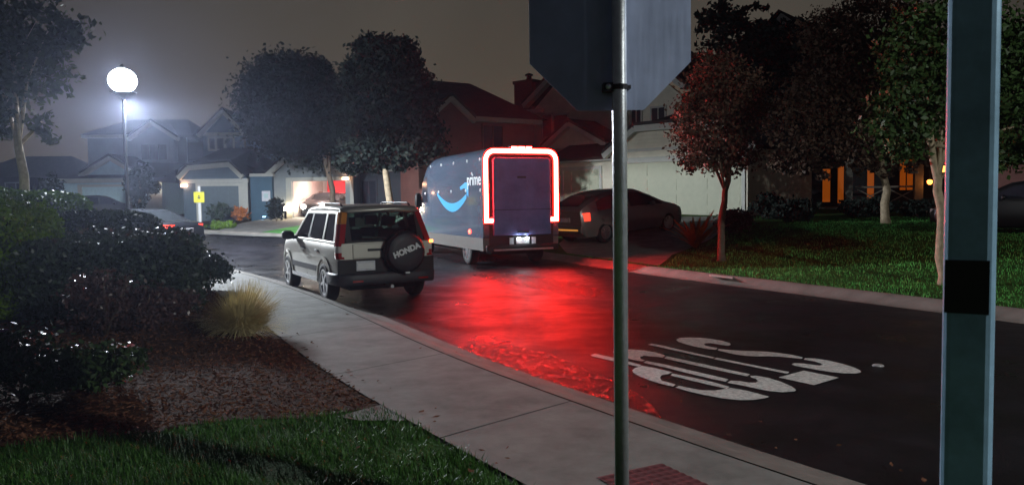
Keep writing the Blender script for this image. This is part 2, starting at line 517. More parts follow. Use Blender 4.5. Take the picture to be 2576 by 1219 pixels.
# driveways
sheet('driveway', [(1655, 668), (1540, 652), (1425, 636), (1405, 612), (1440, 585), (1560, 545), (1880, 545), (1790, 600), (1690, 640)], .126, M['concrete'], 1.0)
sheet('driveway', [(520, 588), (640, 594), (640, 586), (660, 580), (760, 566), (800, 566), (905, 600), (935, 565), (900, 545), (700, 545), (610, 560)], .05, M['concrete'], 1.0)
sheet('lawn', [(650, 585), (705, 592), (800, 595), (800, 569), (755, 566)], .07, M['blade2'], 1.0)
sheet('driveway', [(300, 560), (420, 560), (440, 583), (200, 583), (120, 560)], .05, M['concrete'], 1.0)
# wet gutter where the van's lamps glitter
def wet():
    m, n, l, p = nt('wet_asphalt')
    p.inputs['Base Color'].default_value = (.012, .012, .014, 1); p.inputs['Roughness'].default_value = .24
    tc = n.new('ShaderNodeTexCoord'); mp = n.new('ShaderNodeMapping'); mp.inputs['Rotation'].default_value = (0, 0, radians(-30)); mp.inputs['Scale'].default_value = (2.6, 1.0, 1)
    nz = n.new('ShaderNodeTexNoise'); nz.inputs['Scale'].default_value = 3.6; nz.inputs['Detail'].default_value = 9; nz.inputs['Roughness'].default_value = .7
    l.new(tc.outputs['Object'], mp.inputs[0]); l.new(mp.outputs[0], nz.inputs['Vector'])
    r = n.new('ShaderNodeValToRGB'); r.color_ramp.elements[0].position, r.color_ramp.elements[1].position = .42, .60
    l.new(nz.outputs['Fac'], r.inputs[0]); l.new(r.outputs[0], p.inputs['Alpha'])
    n2 = n.new('ShaderNodeTexNoise'); n2.inputs['Scale'].default_value = 34; n2.inputs['Detail'].default_value = 3
    l.new(mp.outputs[0], n2.inputs['Vector'])
    bp = n.new('ShaderNodeBump'); bp.inputs['Strength'].default_value = .6; bp.inputs['Distance'].default_value = .03
    l.new(n2.outputs['Fac'], bp.inputs['Height']); l.new(bp.outputs[0], p.inputs['Normal'])
    return m
M['wet'] = wet()
sheet('puddle', [(1150, 872), (1215, 862), (1290, 868), (1370, 885), (1450, 915), (1545, 955), (1640, 1010), (1670, 1055), (1544, 1010), (1352, 949), (1240, 909)], .005, M['wet'], .5)
sheet('puddle', [(1180, 690), (1260, 684), (1420, 705), (1520, 730), (1500, 748), (1400, 735), (1280, 712)], .005, M['wet'], .5)
# road lettering, traced on the road plane
def crop(p, x0=1700, y0=960, s=2.9953): return ((x0 + p[0] / s) * .858333, (y0 + p[1] / s) * .858333)
STOP = [
 [(842,108),(870,92),(960,86),(1060,90),(1150,100),(1240,115),(1310,135),(1322,150),(1300,160),(1220,150),(1150,137),(1100,137),(1085,147),(1100,160),(1150,170),(1205,178),(1190,195),(1120,188),(1020,170),(920,145),(860,125)],
 [(1215,188),(1300,195),(1400,203),(1520,207),(1640,212),(1760,225),(1860,240),(1955,262),(1940,275),(1850,265),(1740,255),(1640,252),(1540,253),(1440,247),(1340,232),(1270,215),(1205,200)],
 [(1975,268),(2060,272),(2180,290),(2300,318),(2400,350),(2460,378),(2465,392),(2420,403),(2320,402),(2200,390),(2080,372),(1960,350),(1880,335),(1855,322),(1880,312),(1960,316),(2040,327),(2100,334),(2130,328),(2110,315),(2060,298),(2000,288),(1960,282)],
 [(590,150),(625,140),(700,153),(860,190),(1000,222),(1180,262),(1160,272),(1000,240),(820,200),(680,168)],
 [(1200,263),(1400,305),(1600,345),(1835,390),(1815,406),(1600,362),(1400,322),(1170,277)],
 [(1740,437),(1960,378),(2270,440),(2050,505)],
 [(285,210),(320,195),(440,190),(560,200),(650,215),(745,245),(725,262),(640,255),(560,247),(525,258),(530,275),(570,288),(545,297),(470,285),(400,268),(330,245),(290,225)],
 [(760,252),(900,282),(1100,325),(1300,370),(1490,410),(1465,428),(1300,395),(1100,352),(900,308),(738,270)],
 [(580,292),(750,325),(950,372),(1150,418),(1300,455),(1275,475),(1150,450),(950,402),(750,352),(555,308)],
 [(1490,425),(1540,422),(1650,442),(1760,475),(1860,520),(1895,548),(1880,560),(1780,568),(1660,558),(1540,535),(1420,508),(1290,485),(1320,466),(1400,470),(1480,483),(1540,483),(1560,470),(1540,450),(1500,438)],
 [(88,240),(130,228),(320,270),(445,303),(535,328),(515,343),(430,325),(250,285),(100,250)],
 [(455,375),(480,355),(540,335),(640,352),(810,392),(770,408),(715,418),(698,440),(715,465),(780,483),(838,500),(815,518),(720,497),(600,460),(510,425),(465,395)],
 [(810,403),(950,432),(1150,475),(1310,520),(1285,537),(1150,508),(950,460),(790,420)],
 [(865,512),(980,535),(1080,552),(1180,553),(1260,540),(1320,530),(1440,550),(1560,580),(1660,608),(1620,620),(1520,635),(1400,637),(1250,622),(1080,590),(950,560),(835,527)]]
def lettering():
    bm = bmesh.new()
    for pc in STOP:
        q = [at(*crop(p)) for p in pc]
        top = [bm.verts.new((p.x, p.y, p.z + .0055)) for p in q]
        f = bm.faces.new(top)
        f.normal_update()
        if f.normal.z < 0: f.normal_flip()
    bmesh.ops.triangulate(bm, faces=bm.faces[:], ngon_method='EAR_CLIP')
    me = bpy.data.meshes.new('road_lettering'); bm.to_mesh(me); bm.free()
    tag(link_mesh('road_lettering', me, M['paint']), kind='structure')
lettering()
sheet('kerb_marking', [(1783, 689), (1842, 696), (1842, 701), (1783, 694)], .128, M['paint'])
def tactile():
    P = [at(*p, .14) for p in [(1500, 1199), (1662, 1164), (1800, 1222), (1640, 1275)]]
    a, b, d = P[0], P[1], P[3]
    ex, ey = (b - a), (d - a)
    t = thing('tactile_paving', 'red tactile paving pad with raised domes set in the footpath by the sign post', 'tactile paving', a)
    nx, ny = int(ex.length / .012), int(ey.length / .012); mb = MB()
    for j in range(ny + 1):
        for i in range(nx + 1):
            c = ex * (i / nx) + ey * (j / ny); u, w = (i % 5) / 5 * 2 - .8, (j % 5) / 5 * 2 - .8
            mb.v.append((c.x, c.y, c.z + .006 * max(0, 1 - (u * u + w * w) / .5) ** .5))
    mb.f = [(j * (nx + 1) + i, j * (nx + 1) + i + 1, (j + 1) * (nx + 1) + i + 1, (j + 1) * (nx + 1) + i) for j in range(ny) for i in range(nx)]
    mb.build('pad', M['redpad'], t, smooth=True)
tactile()
def stud():
    t = at(2208, 919)
    o = MB().lathe([(.06, 0), (.05, .012), (.035, .018), (.001, .02)], 14, Matrix.Translation(t)).build('road_stud', M['clearlens'], smooth=True)
    tag(o, 'small round reflective stud alone on the dark asphalt beyond the lettering', 'road stud')
stud()
# ------------------------------------------------------------------ foliage helpers
RNG = np.random.default_rng(11)
def leaf_quads(cent, size, rng, aspect=.55):
    n = len(cent)
    a = rng.normal(size=(n, 3)); a /= np.linalg.norm(a, axis=1)[:, None]
    b = rng.normal(size=(n, 3)); b -= a * (a * b).sum(1)[:, None]; b /= np.linalg.norm(b, axis=1)[:, None]
    s = size * rng.uniform(.35, 1.0, (n, 1)) ** .8 * 1.5
    a, b = a * s, b * s * aspect
    bow = np.cross(a, b); bow /= np.linalg.norm(bow, axis=1)[:, None] + 1e-9
    return np.stack([cent - a, cent - b + bow * s * .15, cent + a, cent + b + bow * s * .15], 1)
def clump_points(ells, n, rng, clump=.28, per=26, fill=.55):
    """clumps scattered through ellipsoids, denser near their skins, with gaps between"""
    vol = np.array([r[0] * r[1] * r[2] for _, r in ells]) ** .75; vol /= vol.sum()
    out = []
    for (c, r), w in zip(ells, vol):
        k = max(3, int(n * w / per))
        d = rng.normal(size=(k, 3)); d /= np.linalg.norm(d, axis=1)[:, None]
        rad = rng.uniform(fill ** 3, 1.08, (k, 1)) ** (1 / 3)
        cc = np.array(c) + d * rad * np.array(r)
        cs = clump * rng.uniform(.5, 1.35, (k, 1, 1)) * min(r) 
        pts = cc[:, None, :] + rng.normal(size=(k, per, 3)) * cs * np.array([1, 1, .62])
        out.append(pts.reshape(-1, 3))
    return np.concatenate(out)
def tree(name, label, foot, trunk, r0, ells, n, leaf, m_leaf, m_bark, seed, limbs=7, clump=.28, fill=.55, cat='tree', group=None):
    """foot: world point; trunk: local points; ells: local ellipsoids"""
    rng = np.random.default_rng(seed); rd = random.Random(seed)
    t = thing(name, label, cat, foot, group=group)
    mb = MB(); tp = [Vector(p) for p in trunk]; k = len(tp)
    pts = []
    for a, b in zip(tp, tp[1:]):
        for i in range(3): pts.append(a.lerp(b, i / 3) + Vector((rd.uniform(-1, 1), rd.uniform(-1, 1), 0)) * r0 * .25)
    pts.append(tp[-1])
    rad = [r0 * (1.35 if i == 0 else 1 - .55 * i / (len(pts) - 1)) for i in range(len(pts))]
    mb.tube(pts, rad, 10)
    for i in range(limbs):
        c, r = ells[i % len(ells)]
        s = pts[int(len(pts) * rd.uniform(.55, .98)) - 1]
        e = Vector(c) + Vector((rd.uniform(-.6, .6) * r[0], rd.uniform(-.6, .6) * r[1], rd.uniform(-.2, .6) * r[2]))
        mid = s.lerp(e, .5) + Vector((rd.uniform(-.2, .2), rd.uniform(-.2, .2), rd.uniform(.0, .35)))
        mb.tube([s, s.lerp(mid, .55), mid, e], [r0 * .42, r0 * .33, r0 * .22, r0 * .07], 6)
    mb.build('trunk', m_bark, t, smooth=True)
    P = clump_points(ells, n, rng, clump, fill=fill)
    npmesh('crown', leaf_quads(P, leaf, rng), 4, m_leaf, t)
    return t
def px_tree(name, label, px_foot, Y, trunk_px, r0, ell_px, n, leaf, ml, mbk, seed, **kw):
    foot = base(px_foot, Y); foot.z -= .05
    w = lambda p, dy=0.0: tuple(at_y(p[0], p[1], Y + dy) - foot)
    tr = [(0, 0, 0)] + [w(p) for p in trunk_px]
    sc = Y / FPX
    el = [(w((e[0], e[1]), e[4] if len(e) > 4 else 0), (e[2] * sc, min(e[2], e[3]) * sc * .95, e[3] * sc)) for e in ell_px]
    return tree(name, label, foot, tr, r0, el, n, leaf, ml, mbk, seed, **kw)
def shrub_box(name, label, box, n, leaf, ml, seed, cat='hedge', jit=.06, rz=0.0, core=True, qq=6.0):
    """clipped hedge: leaves over the skin of a rounded box (x0, x1, y0, y1, z1); foot on the ground"""
    x0, x1, y0, y1, h = box; rng = np.random.default_rng(seed)
    c = Vector(((x0 + x1) / 2, (y0 + y1) / 2)); z0 = H0(c.x, c.y) + .1
    t = thing(name, label, cat, (c.x, c.y, z0), radians(rz))
    hx, hy = (x1 - x0) / 2, (y1 - y0) / 2; H = h - z0
    u = rng.uniform(-1, 1, (n * 2, 3)); f = rng.integers(0, 5, n * 2)
    ar = np.array([hy * H, hy * H, hx * H, hx * H, hx * hy * 2]); f = rng.choice(5, n * 2, p=ar / ar.sum())
    P = u.copy()
    P[f == 0, 0] = 1; P[f == 1, 0] = -1; P[f == 2, 1] = 1; P[f == 3, 1] = -1; P[f == 4, 2] = 1
    q = qq                                          # superellipsoid rounding
    s = (np.abs(P) ** q).sum(1) ** (1 / q); P = P / s[:, None]
    P = P * np.array([hx, hy, H / 2]); P[:, 2] += H / 2
    lump = np.sin(P[:, 0] * 3.1 + seed) * np.cos(P[:, 1] * 2.7) + np.sin(P[:, 2] * 4.3 + P[:, 0] * 2)
    nrm = P - np.array([0, 0, H / 2]); nrm /= np.linalg.norm(nrm, axis=1)[:, None]
    P = P + nrm * (lump * jit + rng.normal(size=len(P)) * jit * .8)[:, None]
    P = P[P[:, 2] > .02]
    npmesh('foliage', leaf_quads(P, leaf, rng), 4, ml, t)
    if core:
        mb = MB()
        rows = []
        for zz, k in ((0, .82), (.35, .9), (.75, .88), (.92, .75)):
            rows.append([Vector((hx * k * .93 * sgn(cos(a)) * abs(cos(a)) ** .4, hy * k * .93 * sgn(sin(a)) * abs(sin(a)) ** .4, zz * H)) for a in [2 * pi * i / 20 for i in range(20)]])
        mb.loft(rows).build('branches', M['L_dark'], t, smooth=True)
    return t
def sgn(x): return 1 if x >= 0 else -1
def bush(name, label, foot, r, h, n, leaf, ml, seed, cat='shrub', clump=.25, fill=.3, stems=7):
    rng = np.random.default_rng(seed); rd = random.Random(seed)
    t = thing(name, label, cat, foot)
    els = [((0, 0, h * .55), (r * .8, r * .8, h * .45))] + [((rd.uniform(-.5, .5) * r, rd.uniform(-.5, .5) * r, h * rd.uniform(.35, .75)), (r * .5, r * .5, h * .3)) for _ in range(5)]
    P = clump_points(els, n, rng, clump, per=14, fill=fill); P = P[P[:, 2] > .01]
    npmesh('foliage', leaf_quads(P, leaf, rng), 4, ml, t)
    mb = MB()
    for i in range(stems):
        a = rd.uniform(0, 6.28); e = Vector((cos(a) * r * .6, sin(a) * r * .6, h * rd.uniform(.5, .9)))
        mb.tube([(0, 0, 0), e * .5 + Vector((0, 0, .05)), e], [.014, .011, .004], 5)
    mb.build('stems', M['bark'], t, smooth=True)
    return t, rd

# ------------------------------------------------------------------ trees
TG = 'street and garden trees'
px_tree('leafy_tree', 'tree with a lit leaning trunk above the clipped hedge at the far left', 68, 16.5,
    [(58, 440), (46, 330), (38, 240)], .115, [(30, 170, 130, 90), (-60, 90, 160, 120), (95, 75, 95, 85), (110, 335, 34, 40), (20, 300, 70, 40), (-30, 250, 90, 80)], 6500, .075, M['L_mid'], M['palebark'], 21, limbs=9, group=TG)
px_tree('round_tree', 'broad round-headed dark tree standing before the lit open garage', 838, 38.5,
    [(836, 480), (815, 400), (780, 300)], .17, [(715, 265, 105, 125), (790, 300, 105, 115), (840, 325, 62, 72), (755, 200, 85, 62), (735, 350, 85, 45), (660, 250, 50, 75)], 44000, .10, M['L_dark'], M['bark'], 22, limbs=12, clump=.19, fill=.5, group=TG)
px_tree('tall_tree', 'tall dark tree with a pale forked trunk beside the delivery van', 985, 31,
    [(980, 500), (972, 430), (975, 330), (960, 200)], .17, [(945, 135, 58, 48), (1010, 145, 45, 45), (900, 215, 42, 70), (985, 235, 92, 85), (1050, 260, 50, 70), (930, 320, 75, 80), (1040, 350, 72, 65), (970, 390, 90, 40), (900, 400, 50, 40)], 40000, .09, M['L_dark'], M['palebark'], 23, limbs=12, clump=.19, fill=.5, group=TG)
px_tree('young_tree', 'young russet tree on the lawn with its thin trunk lit red', 1815, 18.6,
    [(1816, 560), (1824, 480), (1838, 400), (1850, 300)], .095, [(1790, 330, 85, 75), (1760, 395, 60, 45), (1850, 375, 60, 62), (1730, 290, 40, 55), (1840, 250, 80, 80), (1800, 190, 70, 60)], 13000, .044, M['L_brown'], M['bark'], 24, limbs=16, clump=.27, fill=.4, group=TG)
px_tree('dark_tree', 'tall black tree rising above the cream garage roof against the sky', 1930, 38,
    [(1920, 450), (1900, 300)], .2, [(1800, 60, 45, 55), (1850, 90, 70, 62), (1895, 50, 34, 45), (1830, 190, 85, 85), (1920, 170, 90, 100), (1960, 300, 110, 110), (1980, 130, 60, 90)], 12000, .13, M['L_dark'], M['bark'], 25, limbs=8, clump=.2, fill=.6, group=TG)
px_tree('broad_tree', 'broad russet tree with a pale trunk in front of the porch', 2228, 25.5,
    [(2228, 480), (2215, 400), (2190, 300)], .15, [(2010, 300, 85, 70), (2080, 240, 100, 85), (2040, 380, 75, 42), (2140, 160, 110, 90), (2170, 330, 110, 75), (2240, 230, 110, 100), (2210, 60, 130, 85), (2300, 370, 60, 45), (2090, 90, 80, 70), (2060, 425, 60, 26), (2185, 425, 70, 26), (2270, 425, 45, 24), (1990, 410, 50, 40)], 24000, .070, M['L_brown'], M['palebark'], 26, limbs=10, clump=.22, group=TG)
px_tree('green_tree', 'green tree with a leaning pale trunk behind the lamp column at the right', 2376, 13.4,
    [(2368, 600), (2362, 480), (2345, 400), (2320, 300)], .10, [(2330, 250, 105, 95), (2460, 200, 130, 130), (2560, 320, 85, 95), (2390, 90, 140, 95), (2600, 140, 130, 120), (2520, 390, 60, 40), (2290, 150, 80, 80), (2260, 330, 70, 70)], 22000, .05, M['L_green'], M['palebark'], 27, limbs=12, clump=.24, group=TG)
px_tree('conifer', 'small black conifer standing before the pale garage door at the left', 352, 41,
    [(352, 480), (352, 430)], .1, [(352, 500, 16, 25), (352, 465, 26, 30), (355, 438, 20, 24), (385, 470, 18, 14)], 2500, .12, M['L_dark'], M['bark'], 28, limbs=4, group=TG)
px_tree('dark_tree', 'dark rounded tree beside the left end of the pale garage', 125, 41,
    [(125, 500), (125, 460)], .1, [(120, 490, 26, 40), (100, 505, 25, 25), (130, 460, 22, 20)], 2500, .12, M['L_dark'], M['bark'], 29, limbs=4, group=TG)
# ------------------------------------------------------------------ hedges and garden plants at the left
shrub_box('clipped_hedge', 'tall square clipped hedge at the left edge of the garden', (-9.6, -6.75, 10.2, 11.8, 1.80), 20000, .030, M['L_hedge'], 31, jit=.035)
shrub_box('clipped_hedge', 'tall clipped hedge block standing behind the front hedge, under the leaning trunk', (-13, -9.2, 14.6, 17.5, 2.05), 9000, .042, M['L_hedge'], 32, jit=.04)
shrub_box('glossy_hedge', 'rounded hedge of dark glossy leaves whose top glints in the lamplight', (-7.9, -5.30, 10.6, 14.4, 1.24), 26000, .034, M['L_gloss'], 33, jit=.10, rz=26, qq=5)
shrub_box('low_hedge', 'dull green hedge running along the garden behind the glossy hedge', (-11.2, -7.6, 15.2, 17.0, 1.55), 9000, .042, M['L_mid'], 34, jit=.06)
for i, (px, py, r, h, lab) in enumerate([
        (265, 850, .50, .85, 'reddish nandina shrub in front of the glossy hedge, furthest from the path'),
        (365, 835, .42, .62, 'reddish nandina shrub in the middle of the bed below the glossy hedge'),
        (440, 800, .40, .45, 'low reddish shrub beside the feather grass')]):
    bush('reddish_shrub', lab, at(px, py, .1), r, h, 2600, .026, M['L_red'], 40 + i)
for i, (px, py, r, h, n, lab) in enumerate([
        (60, 1010, .55, .62, 3200, 'dark rose bush at the left edge with one purple bloom'),
        (240, 985, .50, .42, 2800, 'low rose bush with small pink blooms in the mulch bed')]):
    t, rd = bush('rose_bush', lab, at(px, py, .1), r, h, n, .026, M['L_rose'], 50 + i)
    blooms = [(217, 903), (325, 873)] if i else [(4, 835)]
    for b in blooms:
        p = at_y(b[0], b[1], t.location.y - .1) - t.location
        pm = MB()
        for k in range(7):
            a = k * 2.4; s = .016 + .009 * k
            pm.add([p + Vector((cos(a + d) * s * q, sin(a + d) * s * q, .012 * z)) for d, q, z in ((0, .3, 0), (.5, 1, 1), (0, 1.3, 1.6), (-.5, 1, 1))], [(0, 1, 2, 3)])
        pm.build('bloom', M['petal'] if i else M['petal2'], t, smooth=True)
bush('leafy_shrub', 'small leafy shrub at the footpath edge between hedge and feather grass', at(525, 735, .1), .45, .75, 2400, .035, M['L_gloss'], 55)
def feather_grass(foot):
    t = thing('feather_grass', 'pale straw tuft of feather grass arching over the footpath edge', 'ornamental grass', foot)
    rd = random.Random(5); V = []
    for i in range(5600):
        a = rd.uniform(0, 6.28); lean = rd.uniform(.02, 1) ** .9 * .8; L = rd.uniform(.36, .74)
        b = Vector((cos(a), sin(a), 0)) * rd.uniform(0, .13); d = Vector((cos(a) * lean, sin(a) * lean * .8, 1)).normalized()
        w = rd.uniform(.0025, .0055); side = Vector((-sin(a), cos(a), 0)).lerp(Vector((1, 0, 0)), .5) * w; prev = b
        for k in range(5):
            f = (k + 1) / 5
            q = b + d * L * f + Vector((cos(a) * .24 * lean + .05, sin(a) * .2 * lean, -.42 * lean)) * f * f
            k0, k1 = 1 - .8 * k / 5, 1 - .8 * (k + 1) / 5
            V.append([prev - side * k0, prev + side * k0, q + side * k1, q - side * k1]); prev = q
    npmesh('blades', np.array([[tuple(p) for p in q] for q in V]), 4, M['straw'], t)
    MB().lathe([(.12, -.02), (.09, .05), (.02, .1)], 10).build('root_clump', M['soil'], t)
feather_grass(at(612, 842, .12))
# chips on the mulch, blades on the lawns
def scatter(P, n, x0, x1, y0, y1, rng, dens=None):
    out = []
    while len(out) < n:
        x, y = rng.uniform(x0, x1), rng.uniform(y0, y1)
        if inside(P, x, y) and (dens is None or rng.random() < dens(x, y)): out.append((x, y))
    return np.array(out)
rng = np.random.default_rng(3)
pts = scatter(BED, 16000, -7, -.5, 5.2, 14, rng, lambda x, y: min(1, 5.5 / y))
z = np.array([H0(x, y) + .135 for x, y in pts])
c = np.column_stack([pts, z + rng.uniform(0, .03, len(pts))])
q = leaf_quads(c, .026, rng, .38); q[:, :, 2] = c[:, None, 2] + (q[:, :, 2] - c[:, None, 2]) * .45
lv = []
for i in range(420):
    k = rng.integers(0, len(edge) - 1); p = edge[k].lerp(edge[k + 1], rng.random()); t_ = (edge[k + 1] - edge[k]).normalized(); off = rng.choice([rng.uniform(-.05, .3), rng.uniform(-1.6, .1), rng.uniform(1.15, 2.4)], p=[.4, .2, .4])
    q_ = Vector((p.x + t_.y * off, p.y - t_.x * off)); lv.append((q_.x, q_.y, H0(q_.x, q_.y) + (.145 if off < 1.2 else .03 + .10 * (1 - smooth(1.3, 1.75, off)))))
lq = leaf_quads(np.array(lv), .028, rng, .5); zc = np.array(lv)[:, None, 2]; lq[:, :, 2] = zc + (lq[:, :, 2] - zc) * .3
tag(npmesh('leaf_litter', lq, 4, M['chip']), 'dry fallen leaves strewn along the footpath edge and the gutter', 'leaf litter', kind='stuff')
tag(npmesh('bark_mulch', q, 4, M['chip']), 'loose brown bark chips covering the planting bed', 'mulch', kind='stuff')
def grass(name, label, pts, hgt, wid, rng, dz, m):
    n = len(pts); a = rng.uniform(0, 6.28, n); l = hgt * rng.uniform(.5, 1.25, n); w = wid * rng.uniform(.6, 1.3, n)
    patch = .55 + .6 * (.5 + .5 * np.sin(pts[:, 0] * 5.1 + np.sin(pts[:, 1] * 3.3) * 2) * np.cos(pts[:, 1] * 4.7 + np.sin(pts[:, 0] * 2.9)))
    l = l * patch
    z0 = np.array([H0(x, y) + dz for x, y in pts]); d = np.column_stack([np.cos(a), np.sin(a)])
    b = np.column_stack([pts, z0]); ln = rng.uniform(.15, .8, n)
    side = np.column_stack([-d[:, 1] * w, d[:, 0] * w, np.zeros(n)])
    tip = b + np.column_stack([d * (l * ln)[:, None], l])
    mid = b + np.column_stack([d * (l * ln * .3)[:, None], l * .6])
    V = np.stack([b - side, b + side, mid + side * .7, mid - side * .7], 1)
    V2 = np.stack([mid - side * .7, mid + side * .7, tip + side * .15, tip - side * .15], 1)
    tag(npmesh(name, np.concatenate([V, V2]), 4, m), label, 'grass', kind='stuff')
pts = scatter(NEAR_LAWN, 60000, -7, 1.6, 2.6, 7.2, rng, lambda x, y: min(1, 3.6 / y) * (.35 + .65 * (sin(x * 4.3 + sin(y * 3) * 2) * cos(y * 5.1 + x) > -.45)))
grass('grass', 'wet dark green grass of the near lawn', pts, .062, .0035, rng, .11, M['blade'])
A = [p for p in offset(Fp, -.51) if p.y < 29 and p.x > 1]
RL = A + [A[-1] + KN * 16, A[0] + KN * 16]
drive = [at(*p, .12).xy for p in [(1670, 671), (1540, 652), (1425, 636), (1440, 585), (1560, 545), (1890, 545), (1800, 600), (1700, 640)]]
pts = scatter(RL, 60000, -2, 24, 7, 32, rng, lambda x, y: (0 if inside(drive, x, y) else 1) * min(1, 14 / y))
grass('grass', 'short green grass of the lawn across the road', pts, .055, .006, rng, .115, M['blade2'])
# plants across the road and at the far houses
def spiky(name, label, foot, h, n, m, seed):
    t = thing(name, label, 'plant', foot); rd = random.Random(seed); V = []
    for i in range(n):
        a = rd.uniform(0, 6.28); ln = rd.uniform(.25, .95); d = Vector((cos(a) * ln, sin(a) * ln, 1)).normalized(); L = h * rd.uniform(.6, 1.1)
        side = Vector((-sin(a), cos(a), 0)) * h * .055; p0 = Vector((0, 0, 0)); ws = (.5, 1, .8, .1)
        for k in range(3):
            f = (k + 1) / 3; p1 = d * L * f + Vector((cos(a), sin(a), -.5)) * .35 * h * f * f * ln
            V.append([p0 - side * ws[k], p0 + side * ws[k], p1 + side * ws[k + 1], p1 - side * ws[k + 1]]); p0 = p1
    npmesh('leaves', np.array([[tuple(p) for p in q] for q in V]), 4, m, t)
    MB().tube([(0, 0, 0), (0, 0, h * .25)], [.05, .03], 7).build('stem', M['bark'], t)
spiky('broad_leaf_plant', 'orange lit broad-leaved plant in front of the parked hatchback', base(1748, 21.5, .1), 1.25, 34, M['orangeleaf'], 4)
bush('round_shrub', 'rounded reddish shrub at the corner of the cream garage', base(1850, 23.5, .05), .62, .85, 2600, .05, M['L_red'], 61)
bush('dark_shrub', 'dark shrub below the left end of the lit porch', base(1990, 27, .05), .9, .8, 2500, .07, M['L_dark'], 62)
bush('dark_shrub', 'dark shrub in front of the porch railing', base(2190, 29, .05), 1.3, .75, 3000, .08, M['L_dark'], 63)
bush('dark_shrub', 'dark shrub between the porch column and the leaning tree', base(2330, 28, .05), .9, .7, 2200, .08, M['L_dark'], 64)
bush('dark_shrub', 'dark shrub beside the pale streaked bush right of the garage', base(1930, 28.5, .05), .7, 1.0, 2000, .07, M['L_dark'], 66)
bush('green_shrub', 'low bright green shrub at the kerb beside the yellow sign', at(562, 576, .0), .75, .38, 1500, .07, M['L_hedge'], 67)
bush('brown_shrub', 'brown shrub at the right end of the blue garage door', base(596, 41.5), .55, .75, 1200, .07, M['orangeleaf'], 68)
bush('pale_shrub', 'pale loose shrub in front of the blue garage door', base(548, 41), .8, .95, 1500, .08, M['L_gloss'], 69)
bush('dark_shrub', 'dark shrub between the blue wall and the lit garage post', base(693, 40), .45, 1.25, 1800, .07, M['L_dark'], 70)
# ------------------------------------------------------------------ houses
class Frame:
    """a facade plane: u runs along it (left to right in the picture), v runs away behind it"""
    def __init__(s, px, Y, ang, dz=0.0):
        s.A = base(px, Y, dz); s.U = Vector((cos(radians(ang)), sin(radians(ang)), 0)); s.V = Vector((-s.U.y, s.U.x, 0)); s.ang = radians(ang)
    def pp(s, px, py, v=0.0):
        d = ray(px, py); o = s.A + s.V * v
        t = (o - CAM).dot(s.V) / d.dot(s.V); p = CAM + d * t - s.A
        return (p.dot(s.U), p.z)
    def pts(s, l, v=0.0): return [s.pp(*p, v) for p in l]
    def root(s, name, label, cat='house', group=None): return thing(name, label, cat, s.A, s.ang, group)
    def world(s, u, v, z): return s.A + s.U * u + s.V * v + Vector((0, 0, z))
def window(root, u0, u1, z0, z1, v, mf, mp, bars=1, name='window', fw=.09, label=None):
    if u0 > u1: u0, u1 = u1, u0
    if z0 > z1: z0, z1 = z1, z0
    f = MB(); w = fw
    f.box(u0 - w, u1 + w, v - .05, v + .02, z1, z1 + w); f.box(u0 - w, u1 + w, v - .06, v + .02, z0 - w, z0)
    f.box(u0 - w, u0, v - .05, v + .02, z0, z1); f.box(u1, u1 + w, v - .05, v + .02, z0, z1)
    for i in range(1, bars + 1):
        x = u0 + (u1 - u0) * i / (bars + 1); f.box(x - .025, x + .025, v - .045, v + .02, z0, z1)
    o = f.build(name, mf, root)
    MB().box(u0, u1, v - .015, v + .01, z0, z1).build('pane', mp, o)
    if label: o['label'] = label
    return o
def wall_with_hole(mb, outline, hole, v0, v1):
    """outline: polygon (u, z), flat bottom; hole: (u0, u1, z1) a doorway from the ground"""
    u0, u1, z1 = hole
    us = [p[0] for p in outline]; zs = [p[1] for p in outline]
    lo = min(zs)
    def top(u):
        best = None
        for (a, b), (c, d) in zip(outline, outline[1:] + outline[:1]):
            if a != c and min(a, c) - 1e-6 <= u <= max(a, c) + 1e-6:
                z = b + (d - b) * (u - a) / (c - a); best = z if best is None or z > best else best
        return best
    L = [p for p in outline]
    mb.prism_uz([(min(us), lo), (u0, lo), (u0, top(u0))] + [p for p in sorted(L, key=lambda p: -p[0]) if p[0] < u0 - 1e-6 and p[1] > lo + 1e-6], v0, v1)
    mb.prism_uz([(u1, lo), (max(us), lo)] + [p for p in sorted(L, key=lambda p: -p[0]) if p[0] > u1 + 1e-6 and p[1] > lo + 1e-6] + [(u1, top(u1))], v0, v1)
    mb.prism_uz([(u0, z1), (u1, z1), (u1, top(u1))] + [p for p in sorted(L, key=lambda p: -p[0]) if u0 + 1e-6 < p[0] < u1 - 1e-6 and p[1] > z1] + [(u0, top(u0))], v0, v1)
def roof_along(mb, prof, v0, v1, th=.14):
    """roof slabs following a gable profile (u, z), running from v0 back to v1"""
    for a, b in zip(prof, prof[1:]):
        mb.prism_uz([(a[0], a[1]), (b[0], b[1]), (b[0], b[1] + th), (a[0], a[1] + th)], v0, v1)
def panel_door(root, u0, u1, z0, z1, v, m, rows=4):
    o = MB().box(u0, u1, v, v + .05, z0, z1).build('garage_door', m, root)
    p = MB(); h = (z1 - z0) / rows
    for r in range(rows):
        n = 4
        for k in range(n):
            a = u0 + (u1 - u0) * (k + .08) / n; b = u0 + (u1 - u0) * (k + .92) / n
            p.box(a, b, v - .012, v + .002, z0 + h * (r + .14), z0 + h * (r + .86))
    p.build('raised_panel', m, o)
    return o
HG = 'houses along the street'

